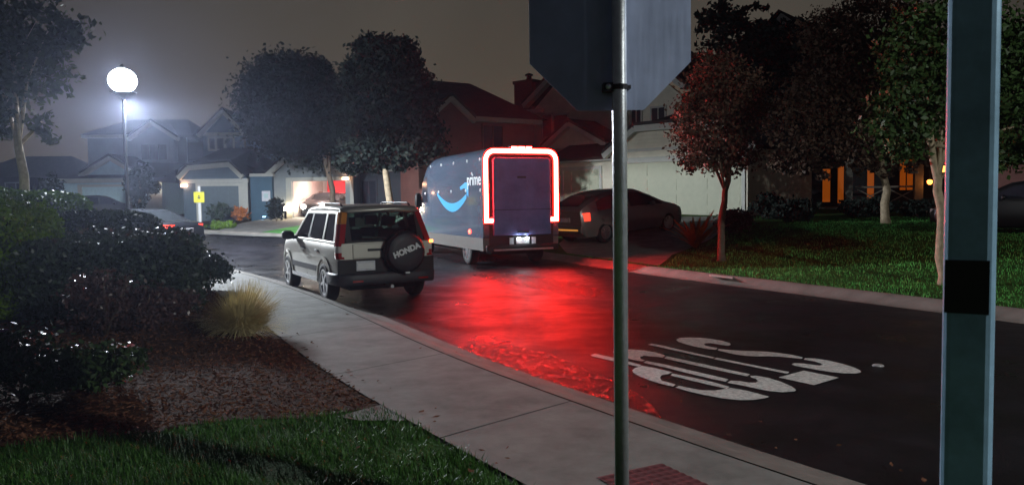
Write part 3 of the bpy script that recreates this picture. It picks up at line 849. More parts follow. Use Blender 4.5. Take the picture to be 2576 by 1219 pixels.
# --- cream house with the clipped gable garage, right of the van
f = Frame(1878, 30.0, -42, -.3)
R = f.root('cream_house', 'cream house with a clipped gable garage behind the parked hatchback', group=HG)
tr = f.pts([(1545, 390), (1602, 325), (1810, 301), (1905, 300)])
zc = f.pp(1880, 385)[1]; uR = f.pp(1880, 480)[0]
uL = f.pp(1536, 480)[0]; zl = tr[0][1]
flat0, flat1 = tr[1], (uR - 1.0, f.pp(1810, 301)[1])
prof = [(uL - .25, zl - .05), (flat0[0], flat0[1]), (flat1[0], flat0[1]), (uR + .35, zl - .05)]
W_ = MB()
d0 = f.pp(1562, 520)[0]; d1 = f.pp(1866, 520)[0]; dz = f.pp(1700, 406)[1]
wall_with_hole(W_, [(uL, 0), (uR, 0), (uR, zl), (flat1[0], flat0[1]), (flat0[0], flat0[1]), (uL, zl)], (d0, d1, dz), 0, .2)
W_.box(uR - .2, uR, .2, 6.5, 0, zl); W_.box(uL, uL + .2, .2, 6.5, 0, zl)
W_.build('wall', M['cream'], R)
T_ = MB()
for a, b in zip(prof, prof[1:]): T_.strip(a, b, .26, -.28, -.03)
T_.strip((d0 - .2, dz + .13), (d1 + .2, dz + .13), .22, -.07, -.003)
T_.box(d0 - .2, d0, -.06, -.003, 0, dz + .02); T_.box(d1, d1 + .14, -.06, -.003, 0, dz + .02)
zb = f.pp(1700, 372)[1]
T_.strip((uL, zb), (uR, zb), .12, -.05, -.003)
T_.build('trim', M['trim'], R)
panel_door(R, d0, d1, .15, dz, .06, M['creamdoor'])
RF = MB(); roof_along(RF, [(a, b + .13) for a, b in prof], -.3, 6.6)
# rising hip behind the clipped end
RF.add([(flat0[0], 0, flat0[1] + .14), (flat1[0], 0, flat0[1] + .14), ((flat0[0] + flat1[0]) / 2 + 1, 3.2, flat0[1] + 1.5), (flat0[0], 6.6, flat0[1] + .2), (flat1[0], 6.6, flat0[1] + .2)], [(0, 1, 2), (0, 2, 3), (1, 4, 2), (3, 2, 4)])
RF.build('roof', M['roof'], R)
# lower bay at the left with its own small door and dormer gable
bv = .7
b0, b1 = f.pp(1392, 470, bv)[0], uL
bz = f.pp(1470, 408, bv)[1]
B_ = MB(); B_.box(b0, b1, bv, bv + .2, 0, bz); B_.box(b0, b0 + .2, bv + .2, 6, 0, bz); B_.build('wall', M['cream'], R)
T2 = MB(); T2.box(b0 - .2, b1 - .003, bv - .3, bv + .1, bz, bz + .2)
s0, s1 = f.pp(1418, 440, bv)[0], f.pp(1508, 440, bv)[0]; sz = f.pp(1460, 428, bv)[1]
T2.box(s0 - .14, s1 + .14, bv - .05, bv - .003, sz, sz + .16); T2.box(s0 - .14, s0, bv - .05, bv - .003, 0, sz); T2.box(s1, s1 + .14, bv - .05, bv - .003, 0, sz); T2.build('trim', M['trim'], R)
panel_door(R, s0, s1, .15, sz, bv - .03, M['creamdoor'])
lr = MB()
za = f.pp(1460, 372, bv + 1.6)[1]
lr.add([(b0 - .2, bv - .32, bz + .2), (b1 + .4, bv - .32, bz + .2), (b1 + .4, bv + 2.0, za + .35), (b0 - .2, bv + 2.0, za + .35), (b0 - .2, bv - .32, bz + .08), (b1 + .4, bv - .32, bz + .08), (b1 + .4, bv + 2.0, za + .1), (b0 - .2, bv + 2.0, za + .1)],
       [(0, 1, 2, 3), (7, 6, 5, 4), (0, 4, 5, 1), (1, 5, 6, 2), (2, 6, 7, 3), (3, 7, 4, 0)])
lr.build('lower_roof', M['redroof'], R)
gv = bv + 1.5
g = f.pts([(1368, 376), (1437, 312), (1530, 366)], gv)
g = [g[0], g[1], (g[2][0], g[0][1])]
MB().prism_uz(g, gv, gv + .15).build('dormer', M['cream'], R)
T3 = MB(); T3.strip(g[0], g[1], .24, gv - .3, gv - .01); T3.strip(g[1], g[2], .24, gv - .3, gv - .012); T3.build('dormer_trim', M['trim'], R)
dr = MB(); roof_along(dr, [(a, b + .12) for a, b in g], gv - .32, gv + 3.2); dr.build('dormer_roof', M['redroof'], R)
# two-storey block behind
mv = 4.2
w = f.pts([(1338, 282), (1700, 282)], mv)
mu0, mu1, mz = w[0][0], w[1][0] + .3, w[0][1]
ap = f.pp(1530, 60, mv)
e0 = f.pp(1342, 262, mv)
k = f.pp(1395, 203, mv)
slope = (k[1] - e0[1]) / (k[0] - e0[0])
mid = (mu0 + mu1) / 2; az = e0[1] + slope * (mid - e0[0])
MB().prism_uz([(mu0, 0), (mu1, 0), (mu1, mz), (mid, az), (mu0, mz)], mv, mv + .2).box(mu0, mu0 + .2, mv + .2, mv + 8, 0, mz).box(mu1 - .2, mu1, mv + .2, mv + 8, 0, mz).build('wall', M['cream'], R)
T4 = MB(); T4.strip((mu0 - .35, e0[1] - .1), (mid, az + .06), .28, mv - .4, mv - .02); T4.strip((mid, az + .06), (mu1 + .35, e0[1] - .1), .28, mv - .4, mv - .022)
T4.box(mu0 - .4, mu0 + .9, mv - .35, mv - .003, mz - .12, mz + .1); T4.build('trim', M['trim'], R)
r4 = MB(); roof_along(r4, [(mu0 - .4, e0[1]), (mid, az + .2), (mu1 + .4, e0[1])], mv - .42, mv + 8.2); r4.build('roof', M['redroof'], R)
for a, b in ((1366, 1388), (1394, 1428)):
    p, q = f.pp(a, 345, mv), f.pp(b, 288, mv); window(R, p[0], q[0], p[1], q[1], mv - .005, M['trim'], M['g_win'], 0)
for a, b in ((1590, 1612), (1640, 1672)):
    p, q = f.pp(a, 320, mv), f.pp(b, 270, mv); window(R, p[0], q[0], p[1], q[1], mv - .005, M['trim'], M['g_win'], 1)
# chimney on its left flank
c0, c1 = f.pp(1305, 250, mv + 1)[0], f.pp(1349, 250, mv + 1)[0]; ct = f.pp(1326, 212, mv + 1)[1]
ch = MB().box(c0, c1, mv + .6, mv + 1.7, 0, ct).box(c0 - .06, c1 + .06, mv + .54, mv + 1.76, ct, ct + .18).build('chimney', M['brick'], R)
cm = (c0 + c1) / 2
MB().lathe([(.16, 0), (.14, .28), (.24, .30), (.22, .38), (.02, .46)], 12, Matrix.Translation((cm, mv + 1.15, ct + .18))).build('chimney_pot', M['roof'], ch)

# --- dark red house beyond the van
f = Frame(1330, 37.0, 34, -.3)
R = f.root('red_house', 'dark red brown house with a broad dark roof behind the van', group=HG)
q0 = f.pp(1183, 300); q1 = f.pp(1345, 318); uL, uR = f.pp(1178, 400)[0], f.pp(1345, 400)[0]
ez = q0[1]
MB().box(uL, uR, 0, .2, 0, ez).box(uL, uL + .2, .2, 7, 0, ez).box(uR - .2, uR, .2, 7, 0, ez).build('wall', M['redwall'], R)
# projecting gabled wing at the left
g0, g1, g2 = f.pp(1133, 262, -1.2), f.pp(1180, 300, -1.2), f.pp(1152, 322, -1.2)
wl = f.pp(1085, 400, -1.2)[0]; wr = f.pp(1180, 400, -1.2)[0]
MB().prism_uz([(wl, 0), (wr, 0), (wr, g1[1]), ((wl + wr) / 2, g0[1] + .2), (wl, g1[1])], -1.2, 0).build('wing_wall', M['redwall'], R)
T_ = MB(); T_.strip((wl - .2, g1[1] - .1), ((wl + wr) / 2, g0[1] + .25), .2, -1.4, -1.21); T_.strip(((wl + wr) / 2, g0[1] + .25), (wr + .25, g1[1] - .1), .2, -1.4, -1.212)
T_.strip((uL, ez), (uR + .2, ez), .2, -.35, -.02); T_.build('trim', M['trim'], R)
ra, rb, rc = f.pp(1115, 205, 3.5), f.pp(1182, 214, 3.5), f.pp(1318, 285, 0)
RF = MB()
rz = max(ra[1], rb[1])
RF.add([(wl - .5, -.4, ez + .1), (uR + .5, -.4, ez + .1), (uR + .5, 7.4, ez + .1), (wl - .5, 7.4, ez + .1), (ra[0] - 1.5, 3.5, rz), (rb[0], 3.5, rz)], [(0, 1, 5, 4), (1, 2, 5), (2, 3, 4, 5), (3, 0, 4), (0, 3, 2, 1)])
roof_along(RF, [(wl - .2, g1[1] + .02), ((wl + wr) / 2, g0[1] + .36), (wr + .25, g1[1] + .02)], -1.42, 3)
RF.build('roof', M['redroof'], R)
p, q = f.pp(1216, 385), f.pp(1262, 318); window(R, p[0], q[0], p[1], q[1], -.005, M['redwall'], M['g_win'], 1)

# --- dark blue house between the open garage and the tall tree
f = Frame(900, 43, -14, -.3)
R = f.root('dark_house', 'unlit dark blue house between the open garage and the pale forked trunk', group=HG)
uL, uR = f.pp(893, 500)[0], f.pp(1075, 500)[0]; z1 = f.pp(960, 432)[1]
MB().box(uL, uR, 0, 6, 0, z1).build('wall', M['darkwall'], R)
T_ = MB(); T_.box(uL - .1, uR + .3, -.35, -.003, z1, z1 + .18); T_.build('trim', M['trim'], R)
zt = f.pp(960, 380, 3)[1]
MB().add([(uL - .3, -.4, z1 + .19), (uR + .4, -.4, z1 + .19), (uR + .4, 6.4, z1 + .19), (uL - .3, 6.4, z1 + .19), (uL + 1.5, 3, zt), (uR - 1.5, 3, zt)], [(0, 1, 5, 4), (1, 2, 5), (2, 3, 4, 5), (3, 0, 4), (0, 3, 2, 1)]).build('roof', M['roof'], R)
p, q = f.pp(912, 510), f.pp(945, 455); window(R, p[0], q[0], p[1], q[1], -.005, M['darkwall'], M['g_win'], 1)

# --- house with the open lit garage
f = Frame(713, 42.5, -8, -.25)
R = f.root('open_garage_house', 'grey house with its garage standing open and brightly lit inside', group=HG)
g = [f.pp(671, 444), f.pp(745, 378), f.pp(797, 378), f.pp(880, 441)]
uL, uR = f.pp(690, 500)[0], f.pp(890, 500)[0]; ez = f.pp(690, 440)[1]
o0, o1, oz = f.pp(735, 500)[0], f.pp(869, 500)[0], f.pp(800, 455)[1]
W_ = MB(); wall_with_hole(W_, [(uL, 0), (uR, 0), (uR, ez), (g[2][0], g[2][1] - .1), (g[1][0], g[1][1] - .1), (uL, ez)], (o0, o1, oz), 0, .2)
W_.box(uL, uL + .15, .2, 6, 0, ez).box(uR - .15, uR, .2, 6, 0, ez); W_.build('wall', M['grey'], R)
T_ = MB()
for a, b in ((g[0], g[1]), (g[1], g[2]), (g[2], (uR + .3, g[0][1]))): T_.strip(a, b, .24, -.3, -.02)
T_.box(o0 - .32, o0 - .002, -.06, -.003, 0, oz + .02); T_.box(o0 - .32, o1 + .3, -.06, -.003, oz + .02, oz + .2); T_.box(uR - .2, uR + .003, -.05, -.004, 0, ez); T_.build('trim', M['trim'], R)
RF = MB(); roof_along(RF, [(a, b + .13) for a, b in (g[0], g[1], g[2], (uR + .3, g[0][1]))], -.32, 6.2); RF.build('roof', M['roof'], R)
I_ = MB(); I_.box(o0 - .3, o1 + .3, 5.2, 5.3, 0, ez).box(o0 - .4, o0 - .3, .2, 5.2, 0, ez).box(o1 + .3, o1 + .4, .2, 5.2, 0, ez).box(o0 - .3, o1 + .3, .2, 5.2, oz + .25, oz + .35)
I_.build('garage_interior', M['inner'], R)
um = (o0 + o1) / 2
MB().box(um - 1.2, um + 1.2, 2.2, 2.5, oz + .16, oz + .24).build('ceiling_light', M['E_garage'], R)
mat_bol = emit('bollard_glow', (1.0, .80, .52), 150)  # glow of the lamp added beside the garage jamb
red = thing('red_banner', 'bright red cloth hanging at the right of the lit garage', 'banner', f.world(f.pp(852, 468, 4.6)[0], 4.6, f.pp(852, 482, 4.6)[1]), f.ang)
MB().prism_uz([(-.75, 0), (.55, -.12), (.62, 1.1), (-.7, 1.05)], 0, .03).build('cloth', mat('red_cloth', (.72, .03, .04), .7), red)
MB().tube([(-.78, .015, 1.1), (.68, .015, 1.12)], .02).build('rail', M['steel'], red)
pic = thing('wall_cabinet', 'small dark framed picture on the back wall of the lit garage', 'picture', f.world(f.pp(772, 470, 5.1)[0], 5.1, f.pp(772, 477, 5.1)[1]), f.ang)
MB().box(-.42, .42, 0, .06, 0, .62).build('frame', M['bark'], pic); MB().box(-.34, .34, -.015, .0, .07, .55).build('canvas', mat('canvas', (.22, .17, .14), .7, var=.6, scale=6), pic)
um = f.pp(800, 500, 4.75)[0] 
sh = thing('storage_shelf', 'long storage shelf with boxes across the back of the lit garage', 'shelf', f.world(um, 4.75, .12), f.ang)
s_ = MB()
for zz in (.1, .75, 1.35): s_.box(-2.2, 2.2, -.25, .25, zz, zz + .04)
for x in (-2.2, 0, 2.16): s_.box(x, x + .05, -.25, .25, 0, 1.5)
s_.build('frame', M['bark'], sh)
rd = random.Random(9); cols = [(.5, .35, .25), (.35, .1, .08), (.6, .55, .5), (.15, .15, .18), (.55, .4, .2)]
bmats = [mat('box_card', c, .7) for c in cols]
for i in range(9):
    x = -2.0 + i * .46; wdt = rd.uniform(.28, .42); hh = rd.uniform(.2, .5); zz = rd.choice([.14, .79, .79, 1.39])
    b = f.world(um + x, 4.7, .12 + zz)
    bx = thing('storage_box', '', 'box', b, f.ang, 'boxes on the garage shelf')
    bx['label'] = 'cardboard or plastic box on the shelf of the lit garage'
    bb = MB().box(0, wdt, -.2, .2, 0, hh).build('carton', bmats[i % 5], bx); MB().box(-.01, wdt + .01, -.21, .21, hh, hh + .03).build('lid', bmats[(i + 2) % 5], bx)
lp = thing('wall_lamp', 'small pinkish lamp above the right jamb of the open garage', 'lamp', f.world(o1 + .05, -.12, oz + .08), f.ang)
MB().box(-.14, .14, -.06, .06, -.05, .07).build('shade', M['E_warm'], lp); MB().box(-.05, .05, .055, .12, -.04, .06).build('bracket', M['black'], lp)

bl = thing('bollard_light', 'warm bollard light blazing against the left jamb of the open garage', 'lamp', f.world(f.pp(726, 520)[0], -.45, .1), f.ang)  # no known fitting here; added to light the jamb
MB().lathe([(.06, 0), (.06, .62), (.05, .64)], 12).build('post', M['black'], bl); MB().lathe([(.055, .64), (.06, .66), (.06, .84), (.05, .86)], 12).build('lens', mat_bol, bl); MB().lathe([(.09, .86), (.07, .90), (.01, .92)], 12).build('cap', M['black'], bl)
# --- blue house with its clipped gable garage
f = Frame(623, 43.0, 6, -.25)
R = f.root('blue_house', 'slate blue house with a shut garage behind the yellow sign', group=HG)
g = f.pts([(450, 449), (474, 423), (579, 414), (612, 446)])
uL, uR = f.pp(462, 500)[0], f.pp(622, 500)[0]; ez = (g[0][1] + g[3][1]) / 2
d0, d1, dz = f.pp(503, 500)[0], f.pp(601, 500)[0], f.pp(550, 468)[1]
W_ = MB(); wall_with_hole(W_, [(uL, 0), (uR, 0), (uR, ez), (g[2][0], g[2][1] - .1), (g[1][0], g[1][1] - .1), (uL, ez)], (d0, d1, dz), 0, .2)
W_.box(uL, uL + .15, .2, 7, 0, ez).box(uR - .15, uR, .2, 7, 0, ez); W_.build('wall', M['blue'], R)
T_ = MB()
for a, b in zip(g, g[1:]): T_.strip(a, b, .26, -.3, -.02)
zz = f.pp(560, 455)[1]; T_.strip((uL - .1, zz), (uR + .1, zz), .22, -.08, -.003)
T_.box(d0 - .2, d0 - .002, -.05, -.003, 0, dz); T_.box(d1 + .002, d1 + .24, -.05, -.003, 0, dz); T_.box(d0 - .2, d1 + .24, -.055, -.003, dz, dz + .16); T_.box(uR - .22, uR + .06, -.1, -.004, 0, ez - .05)
T_.build('trim', M['trim'], R)
panel_door(R, d0, d1, .12, dz, .06, M['bluedoor'])
rt = f.pp(640, 372, 4)
RF = MB(); roof_along(RF, [(a, b + .13) for a, b in g], -.32, 3)
RF.add([(g[1][0], -.2, g[1][1] + .2), (g[2][0], -.2, g[2][1] + .2), (uR + 1.8, 3.2, ez + .1), (f.pp(560, 400, 4)[0], 4, rt[1]), (f.pp(640, 400, 4)[0], 4, rt[1]), (uR + 1.8, 7, ez), (uL - .5, 7, ez), (uL - .4, 1, ez)], [(0, 1, 4, 3), (1, 2, 4), (2, 5, 4), (5, 6, 3, 4), (6, 7, 3), (7, 0, 3)])
RF.build('roof', M['roof'], R)
# upper storey behind
mv = 6
uu = f.pts([(512, 338), (562, 281), (612, 335)], mv)
x0, x1 = f.pp(512, 400, mv)[0], f.pp(720, 400, mv)[0]; zt = uu[0][1]
MB().prism_uz([(x0, 0), (uu[2][0], 0), (uu[2][0], zt), (uu[1][0], uu[1][1]), (x0, zt)], mv, mv + .2).box(uu[2][0], x1, mv + .5, mv + .7, 0, zt + 1.0).build('upper_wall', M['blue'], R)
T_ = MB(); T_.strip((uu[0][0] - .3, zt - .15), uu[1], .26, mv - .35, mv - .01); T_.strip(uu[1], (uu[2][0] + .3, zt - .15), .26, mv - .35, mv - .012); T_.strip((x0, zt), (uu[2][0], zt), .2, mv - .08, mv - .003); T_.build('upper_trim', M['trim'], R)
RF = MB(); roof_along(RF, [(uu[0][0] - .3, zt), (uu[1][0], uu[1][1] + .14), (uu[2][0] + .3, zt)], mv - .36, mv + 6)
ridge = f.pp(620, 258, mv + 3)
RF.add([(uu[1][0], mv + .3, zt + 1.0), (x1 + .4, mv + .2, zt + 1.0), (x1 - 1, mv + 3, ridge[1]), (uu[1][0] + 1.0, mv + 3, ridge[1]), (x1 + .4, mv + 6, zt + 1), (uu[1][0], mv + 6, zt + 1)], [(0, 1, 2, 3), (1, 4, 2), (4, 5, 3, 2), (5, 0, 3)]); RF.build('upper_roof', M['roof'], R)
for a, b in ((528, 540), (547, 562), (570, 585)):
    p, q = f.pp(a, 375, mv), f.pp(b, 348, mv); window(R, p[0], q[0], p[1], q[1], mv - .005, M['trim'], M['g_win'], 0, fw=.12)
for px, py, nm in ((463, 467, 'pinkish wall lamp at the left corner of the blue garage'),):
    u, z_ = f.pp(px, py, -.1); lp = thing('wall_lamp', nm, 'lamp', f.world(u, -.12, z_), f.ang)
    MB().box(-.16, .16, -.08, .06, -.07, .07).build('shade', M['E_warm'], lp); MB().box(-.05, .05, .055, .13, -.05, .05).build('bracket', M['black'], lp)
# blue garden wall between the two garages, with its notice and step light
fw = Frame(632, 42.2, 0, -.1)
wl = fw.root('garden_wall', 'blue boarded garden wall between the two garages', 'wall')
a, b, zt = fw.pp(631, 500)[0], fw.pp(685, 500)[0], fw.pp(655, 444)[1]
MB().box(a, b, 0, .15, 0, zt).build('boards', M['bluewall'], wl); MB().box(a - .02, b + .1, -.08, .2, zt, zt + .16).build('coping', M['trim'], wl)
(u0, z0), (u1, z1) = fw.pp(659, 506, -.03), fw.pp(679, 480, -.03)
nb = thing('notice_board', 'pale square notice on the blue garden wall', 'sign', fw.world((u0 + u1) / 2, -.004, z0), 0)
hw = (u1 - u0) / 2
MB().box(-hw, hw, -.04, -.003, 0, z1 - z0).build('board', M['plate'], nb); MB().box(-hw * .5, hw * .5, -.05, -.041, (z1 - z0) * .3, (z1 - z0) * .75).build('panel', M['greydoor'], nb)
sl = thing('step_light', 'small blue white light at the foot of the blue garden wall', 'lamp', fw.world(fw.pp(672, 540)[0], -.55, .22), 0)
MB().lathe([(.03, -.1), (.03, .05), (.09, .07), (.09, .10), (.02, .13)], 12).build('body', M['black'], sl); MB().lathe([(.075, .045), (.075, .066)], 12).build('lens', M['E_blue'], sl)

# --- pale garage house at the left
f = Frame(320, 47, 4, -.3)
R = f.root('pale_house', 'pale two-storey house with a wide garage under the street lamp', group=HG)
uL, uR = f.pp(153, 500)[0], f.pp(408, 500)[0]; ez = f.pp(240, 460)[1]
d0, d1, dz = f.pp(208, 500)[0], f.pp(323, 500)[0], f.pp(260, 470)[1]
W_ = MB(); wall_with_hole(W_, [(uL, 0), (uR, 0), (uR, ez), (uL, ez)], (d0, d1, dz), 0, .2); W_.box(uL, uL + .15, .2, 7, 0, ez).box(uR - .15, uR, .2, 7, 0, ez)
W_.build('wall', M['greydoor'], R)
T_ = MB(); T_.box(uL - .35, f.pp(322, 455)[0], -.4, -.003, ez, ez + .26); T_.box(d0 - .25, d0 - .002, -.06, -.003, 0, dz); T_.box(d1 + .002, d1 + .25, -.06, -.003, 0, dz); T_.box(d0 - .25, d1 + .25, -.065, -.003, dz, dz + .15); T_.build('trim', M['trim'], R)
panel_door(R, d0, d1, .12, dz, .06, M['greydoor'])
rz = f.pp(240, 432, 3)[1]
RF = MB(); RF.add([(uL - .45, -.45, ez + .27), (uR + .2, -.45, ez + .27), (uR + .2, 4.5, rz + .6), (uL + 1.6, 4.5, rz + .6), (uL - .45, 4.6, ez + .27)], [(0, 1, 2, 3), (0, 3, 4)]); RF.build('roof', M['roof'], R)
v2 = 2.5                                         # small cross gable over the garage
a = f.pts([(217, 440), (279, 398), (346, 441)], .6)
MB().prism_uz([a[0], a[1], a[2]], .6, .8).build('gable_wall', M['greydoor'], R)
T_ = MB(); T_.strip((a[0][0] - .3, a[0][1] - .1), a[1], .24, .3, .59); T_.strip(a[1], (a[2][0] + .3, a[2][1] - .1), .24, .3, .588); T_.build('gable_trim', M['trim'], R)
RF = MB(); roof_along(RF, [(a[0][0] - .3, a[0][1] + .05), (a[1][0], a[1][1] + .14), (a[2][0] + .3, a[2][1] + .05)], .28, 4.5); RF.build('gable_roof', M['roof'], R)
mv = 5                                           # upper storey with a gabled bay
x0, x1 = f.pp(222, 400, mv)[0], f.pp(470, 400, mv)[0]; zt = f.pp(270, 348, mv)[1]
MB().box(x0, x1, mv, mv + .2, 0, zt).build('upper_wall', M['grey'], R)
bz = f.pts([(325, 352), (385, 310), (452, 352)], mv - .6)
bx0, bx1 = f.pp(338, 400, mv - .6)[0], f.pp(440, 400, mv - .6)[0]
MB().prism_uz([(bx0, 0), (bx1, 0), (bx1, bz[0][1] + .3), (bz[1][0], bz[1][1]), (bx0, bz[0][1] + .3)], mv - .6, mv).build('bay_wall', M['grey'], R)
T_ = MB(); T_.strip(bz[0], bz[1], .24, mv - .95, mv - .61); T_.strip(bz[1], bz[2], .24, mv - .95, mv - .612); T_.box(x0 - .2, bx0, mv - .4, mv - .003, zt, zt + .2); T_.build('upper_trim', M['trim'], R)
ridge = f.pp(300, 300, mv + 3)[1]
RF = MB(); roof_along(RF, [(bz[0][0], bz[0][1] + .12), (bz[1][0], bz[1][1] + .14), (bz[2][0], bz[2][1] + .12)], mv - .97, mv + 4)
RF.add([(x0 - .4, mv - .45, zt + .21), (x1 + .5, mv - .45, zt + .21), (x1 - 1, mv + 3.5, ridge), (x0 + 1.5, mv + 3.5, ridge), (x1 + .5, mv + 7, zt + .2), (x0 - .4, mv + 7, zt + .2)], [(0, 1, 2, 3), (1, 4, 2), (4, 5, 3, 2), (5, 0, 3)]); RF.build('upper_roof', M['roof'], R)
p, q = f.pp(357, 402, mv - .6), f.pp(419, 364, mv - .6); window(R, p[0], q[0], p[1], q[1], mv - .605, M['grey'], M['g_win'], 2, fw=.18)
u, z_ = f.pp(391, 467, -.1); lp = thing('wall_lamp', 'orange wall lamp at the right end of the pale garage', 'lamp', f.world(u, -.14, z_), f.ang)
MB().box(-.22, .22, -.1, .06, -.08, .08).build('shade', M['E_warm'], lp); MB().box(-.05, .05, .055, .13, -.05, .05).build('bracket', M['black'], lp)

# --- house with the amber lit porch at the right
f = Frame(2300, 33.5, -20, -.2)
R = f.root('porch_house', 'dark house with amber windows behind a white columned porch', group=HG)
uL, uR = f.pp(1990, 500, 2.2)[0], f.pp(2700, 500, 2.2)[0]; pz = f.pp(2150, 398)[1]
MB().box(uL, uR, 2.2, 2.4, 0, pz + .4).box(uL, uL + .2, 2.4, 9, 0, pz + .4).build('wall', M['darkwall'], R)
MB().box(uL, uR, -.4, 2.2, 0, .42).build('porch_floor', M['concrete'], R)
RF = MB(); RF.prism([(-.7, pz), (2.6, pz + 1.0), (2.6, pz + 1.15), (-.7, pz + .15)], lambda v, z, d: (d, v, z), uL - .3, uR); RF.build('porch_roof', M['roof'], R)
for a, b, c, d in ((2003, 2026, 405, 528), (2068, 2088, 425, 508), (2106, 2122, 418, 510), (2180, 2198, 425, 515), (2262, 2296, 402, 478)):
    p, q = f.pp(a, d, 2.2), f.pp(b, c, 2.2); window(R, p[0], q[0], max(.5, p[1]), q[1], 2.195, M['black'], M['E_amber'], 1 if b - a > 25 else 0, name='lit_window', fw=.07)
for cx, wd_ in ((2134, .30), (2308, .34)):
    u = f.pp(cx, 480)[0]; c_ = MB(); h0 = .42
    c_.box(u - wd_ / 2, u + wd_ / 2, -.3, -.3 + wd_, h0, pz); c_.box(u - wd_ * .68, u + wd_ * .68, -.3 - wd_ * .18, -.3 + wd_ * 1.18, h0 - .02, h0 + .2); c_.box(u - wd_ * .62, u + wd_ * .62, -.3 - wd_ * .12, -.3 + wd_ * 1.12, pz - .18, pz - .002)
    c_.build('column', M['trim'], R, bevel=.015)
ra, rb = f.pp(2150, 485)[0], f.pp(2308, 485)[0]; rl = MB()
rl.box(ra, rb, -.18, -.12, 1.25, 1.33); rl.box(ra, rb, -.18, -.12, .5, .56)
n = 2
for i in range(n):
    a, b = ra + (rb - ra) * i / n, ra + (rb - ra) * (i + 1) / n; rl.strip((a, .55), (b, 1.25), .045, -.17, -.14); rl.strip((a, 1.25), (b, .55), .045, -.139, -.12); rl.box(b - .03, b + .03, -.185, -.115, .5, 1.3)
rl.build('railing', M['trim'], R)
# tall gable behind the trees
mv = 6
gp = f.pts([(1880, 130), (1958, 45), (2060, 120)], mv)
MB().prism_uz([(gp[0][0], 0), (gp[2][0] + 3, 0), (gp[2][0] + 3, gp[2][1]), gp[1], gp[0]], mv, mv + .2).build('upper_wall', M['darkwall'], R)
T_ = MB(); T_.strip(gp[1], (gp[2][0] + .3, gp[2][1] - .2), .4, mv - .4, mv - .02); T_.build('upper_trim', M['trim'], R)
RF = MB(); roof_along(RF, [(gp[0][0] - .3, gp[0][1]), (gp[1][0], gp[1][1] + .2), (gp[2][0] + 3.3, gp[2][1] - 1.2)], mv - .42, mv + 5); RF.build('upper_roof', M['roof'], R)
for i, (px, py, r) in enumerate(((2338, 458, .10), (2372, 425, .13))):
    u, z_ = f.pp(px, py, -.6); lt = thing('porch_lantern', ['lower orange lantern by the porch column', 'upper orange lantern half hidden by the lamp column'][i], 'lantern', f.world(u, -.6, z_))
    MB().lathe([(r * .5, -r), (r, -r * .4), (r * 1.1, r * .6), (r * .5, r)], 10).build('glass', M['E_amberspot'], lt, smooth=True); MB().lathe([(r * 1.2, r), (r * .2, r * 1.9), (.015, r * 5)], 10).build('cap', M['black'], lt)
# --- red brick garage end at the right edge
f = Frame(2600, 24.0, -30, -.2)
R = f.root('brick_garage', 'red brick garage with a dark eave at the far right edge', 'garage', HG)
a, b, z1 = f.pp(2490, 500)[0], f.pp(2800, 500)[0], f.pp(2540, 410)[1]
MB().box(a, b, 0, 4, 0, z1).build('wall', M['redwall'], R); MB().box(a - .3, b + .3, -.4, 4.4, z1, z1 + .16).build('eave', M['grey'], R)
MB().prism([(-.4, z1 + .16), (4.4, z1 + .16), (2, z1 + 1.6)], lambda v, z, d: (d, v, z), a - .3, b + .3).build('roof', M['roof'], R)
# far dark houses closing the gap at the left and between the roofs
for px, Y, w_, h_, lab in ((470, 62, 9, 6.4, 'far unlit house between the pale house and the blue house'), (60, 58, 8, 4.6, 'far unlit house low behind the hedge at the left edge')):
    f = Frame(px, Y, 5, -.4); R = f.root('far_house', lab, group=HG)
    MB().box(-w_ / 2, w_ / 2, 0, 7, 0, h_ * .62).build('wall', M['darkwall'], R)
    MB().add([(-w_ / 2 - .4, -.4, h_ * .62), (w_ / 2 + .4, -.4, h_ * .62), (w_ / 2 + .4, 7.4, h_ * .62), (-w_ / 2 - .4, 7.4, h_ * .62), (-w_ / 4, 3.5, h_), (w_ / 4, 3.5, h_)], [(0, 1, 5, 4), (1, 2, 5), (2, 3, 4, 5), (3, 0, 4), (0, 3, 2, 1)]).build('roof', M['roof'], R)
    window(R, -1.2, .2, 1.2, 2.4, -.005, M['grey'], M['g_win'], 1)
# ------------------------------------------------------------------ vehicles (x forward, y left, z up; origin on the ground under the rear bumper)
def interp(tab, x):
    if x <= tab[0][0]: return tab[0][1]
    for (a, b), (c, d) in zip(tab, tab[1:]):
        if x <= c: return b + (d - b) * (x - a) / (c - a)
    return tab[-1][1]
def wheel(root, x, y, r, w, style=5, m_rim=None, name='wheel'):
    s = 1 if y > 0 else -1
    mx = Matrix.Translation((x, y, r)) @ Matrix.Rotation(radians(-90 * s), 4, 'X')
    t = MB().lathe([(r * .62, -w / 2), (r * .90, -w / 2), (r, -w * .36), (r, w * .36), (r * .90, w / 2), (r * .66, w / 2), (r * .64, w * .38), (r * .3, w * .30), (.01, w * .30)], 28, mx).build(name, M['rubber'], root, smooth=True)
    rim = MB().lathe([(r * .66, w * .40), (r * .66, w * .50), (r * .60, w * .50), (r * .57, w * .40)], 28, mx)
    for k in range(style):
        a = 2 * pi * k / style + .3
        b = mx @ Matrix.Rotation(a, 4, 'Z')
        rim.box(r * .08, r * .62, -r * .075, r * .075, w * .36, w * .47, b)
    rim.lathe([(r * .17, w * .34), (r * .16, w * .49), (.005, w * .50)], 14, mx)
    rim.build('rim', m_rim or M['alloy'], t)
    return t
def arch_cut(o, xs, r, half, clear=.05):
    cs = []
    for x in xs:
        for s in (-1, 1):
            mx = Matrix.Translation((x, s * (half + .1), r)) @ Matrix.Rotation(radians(90), 4, 'X')
            cs.append(MB().lathe([(r + clear, -.36), (r + clear, .36)], 28, mx).build('cutter', None))
    boolean_cut(o, cs)
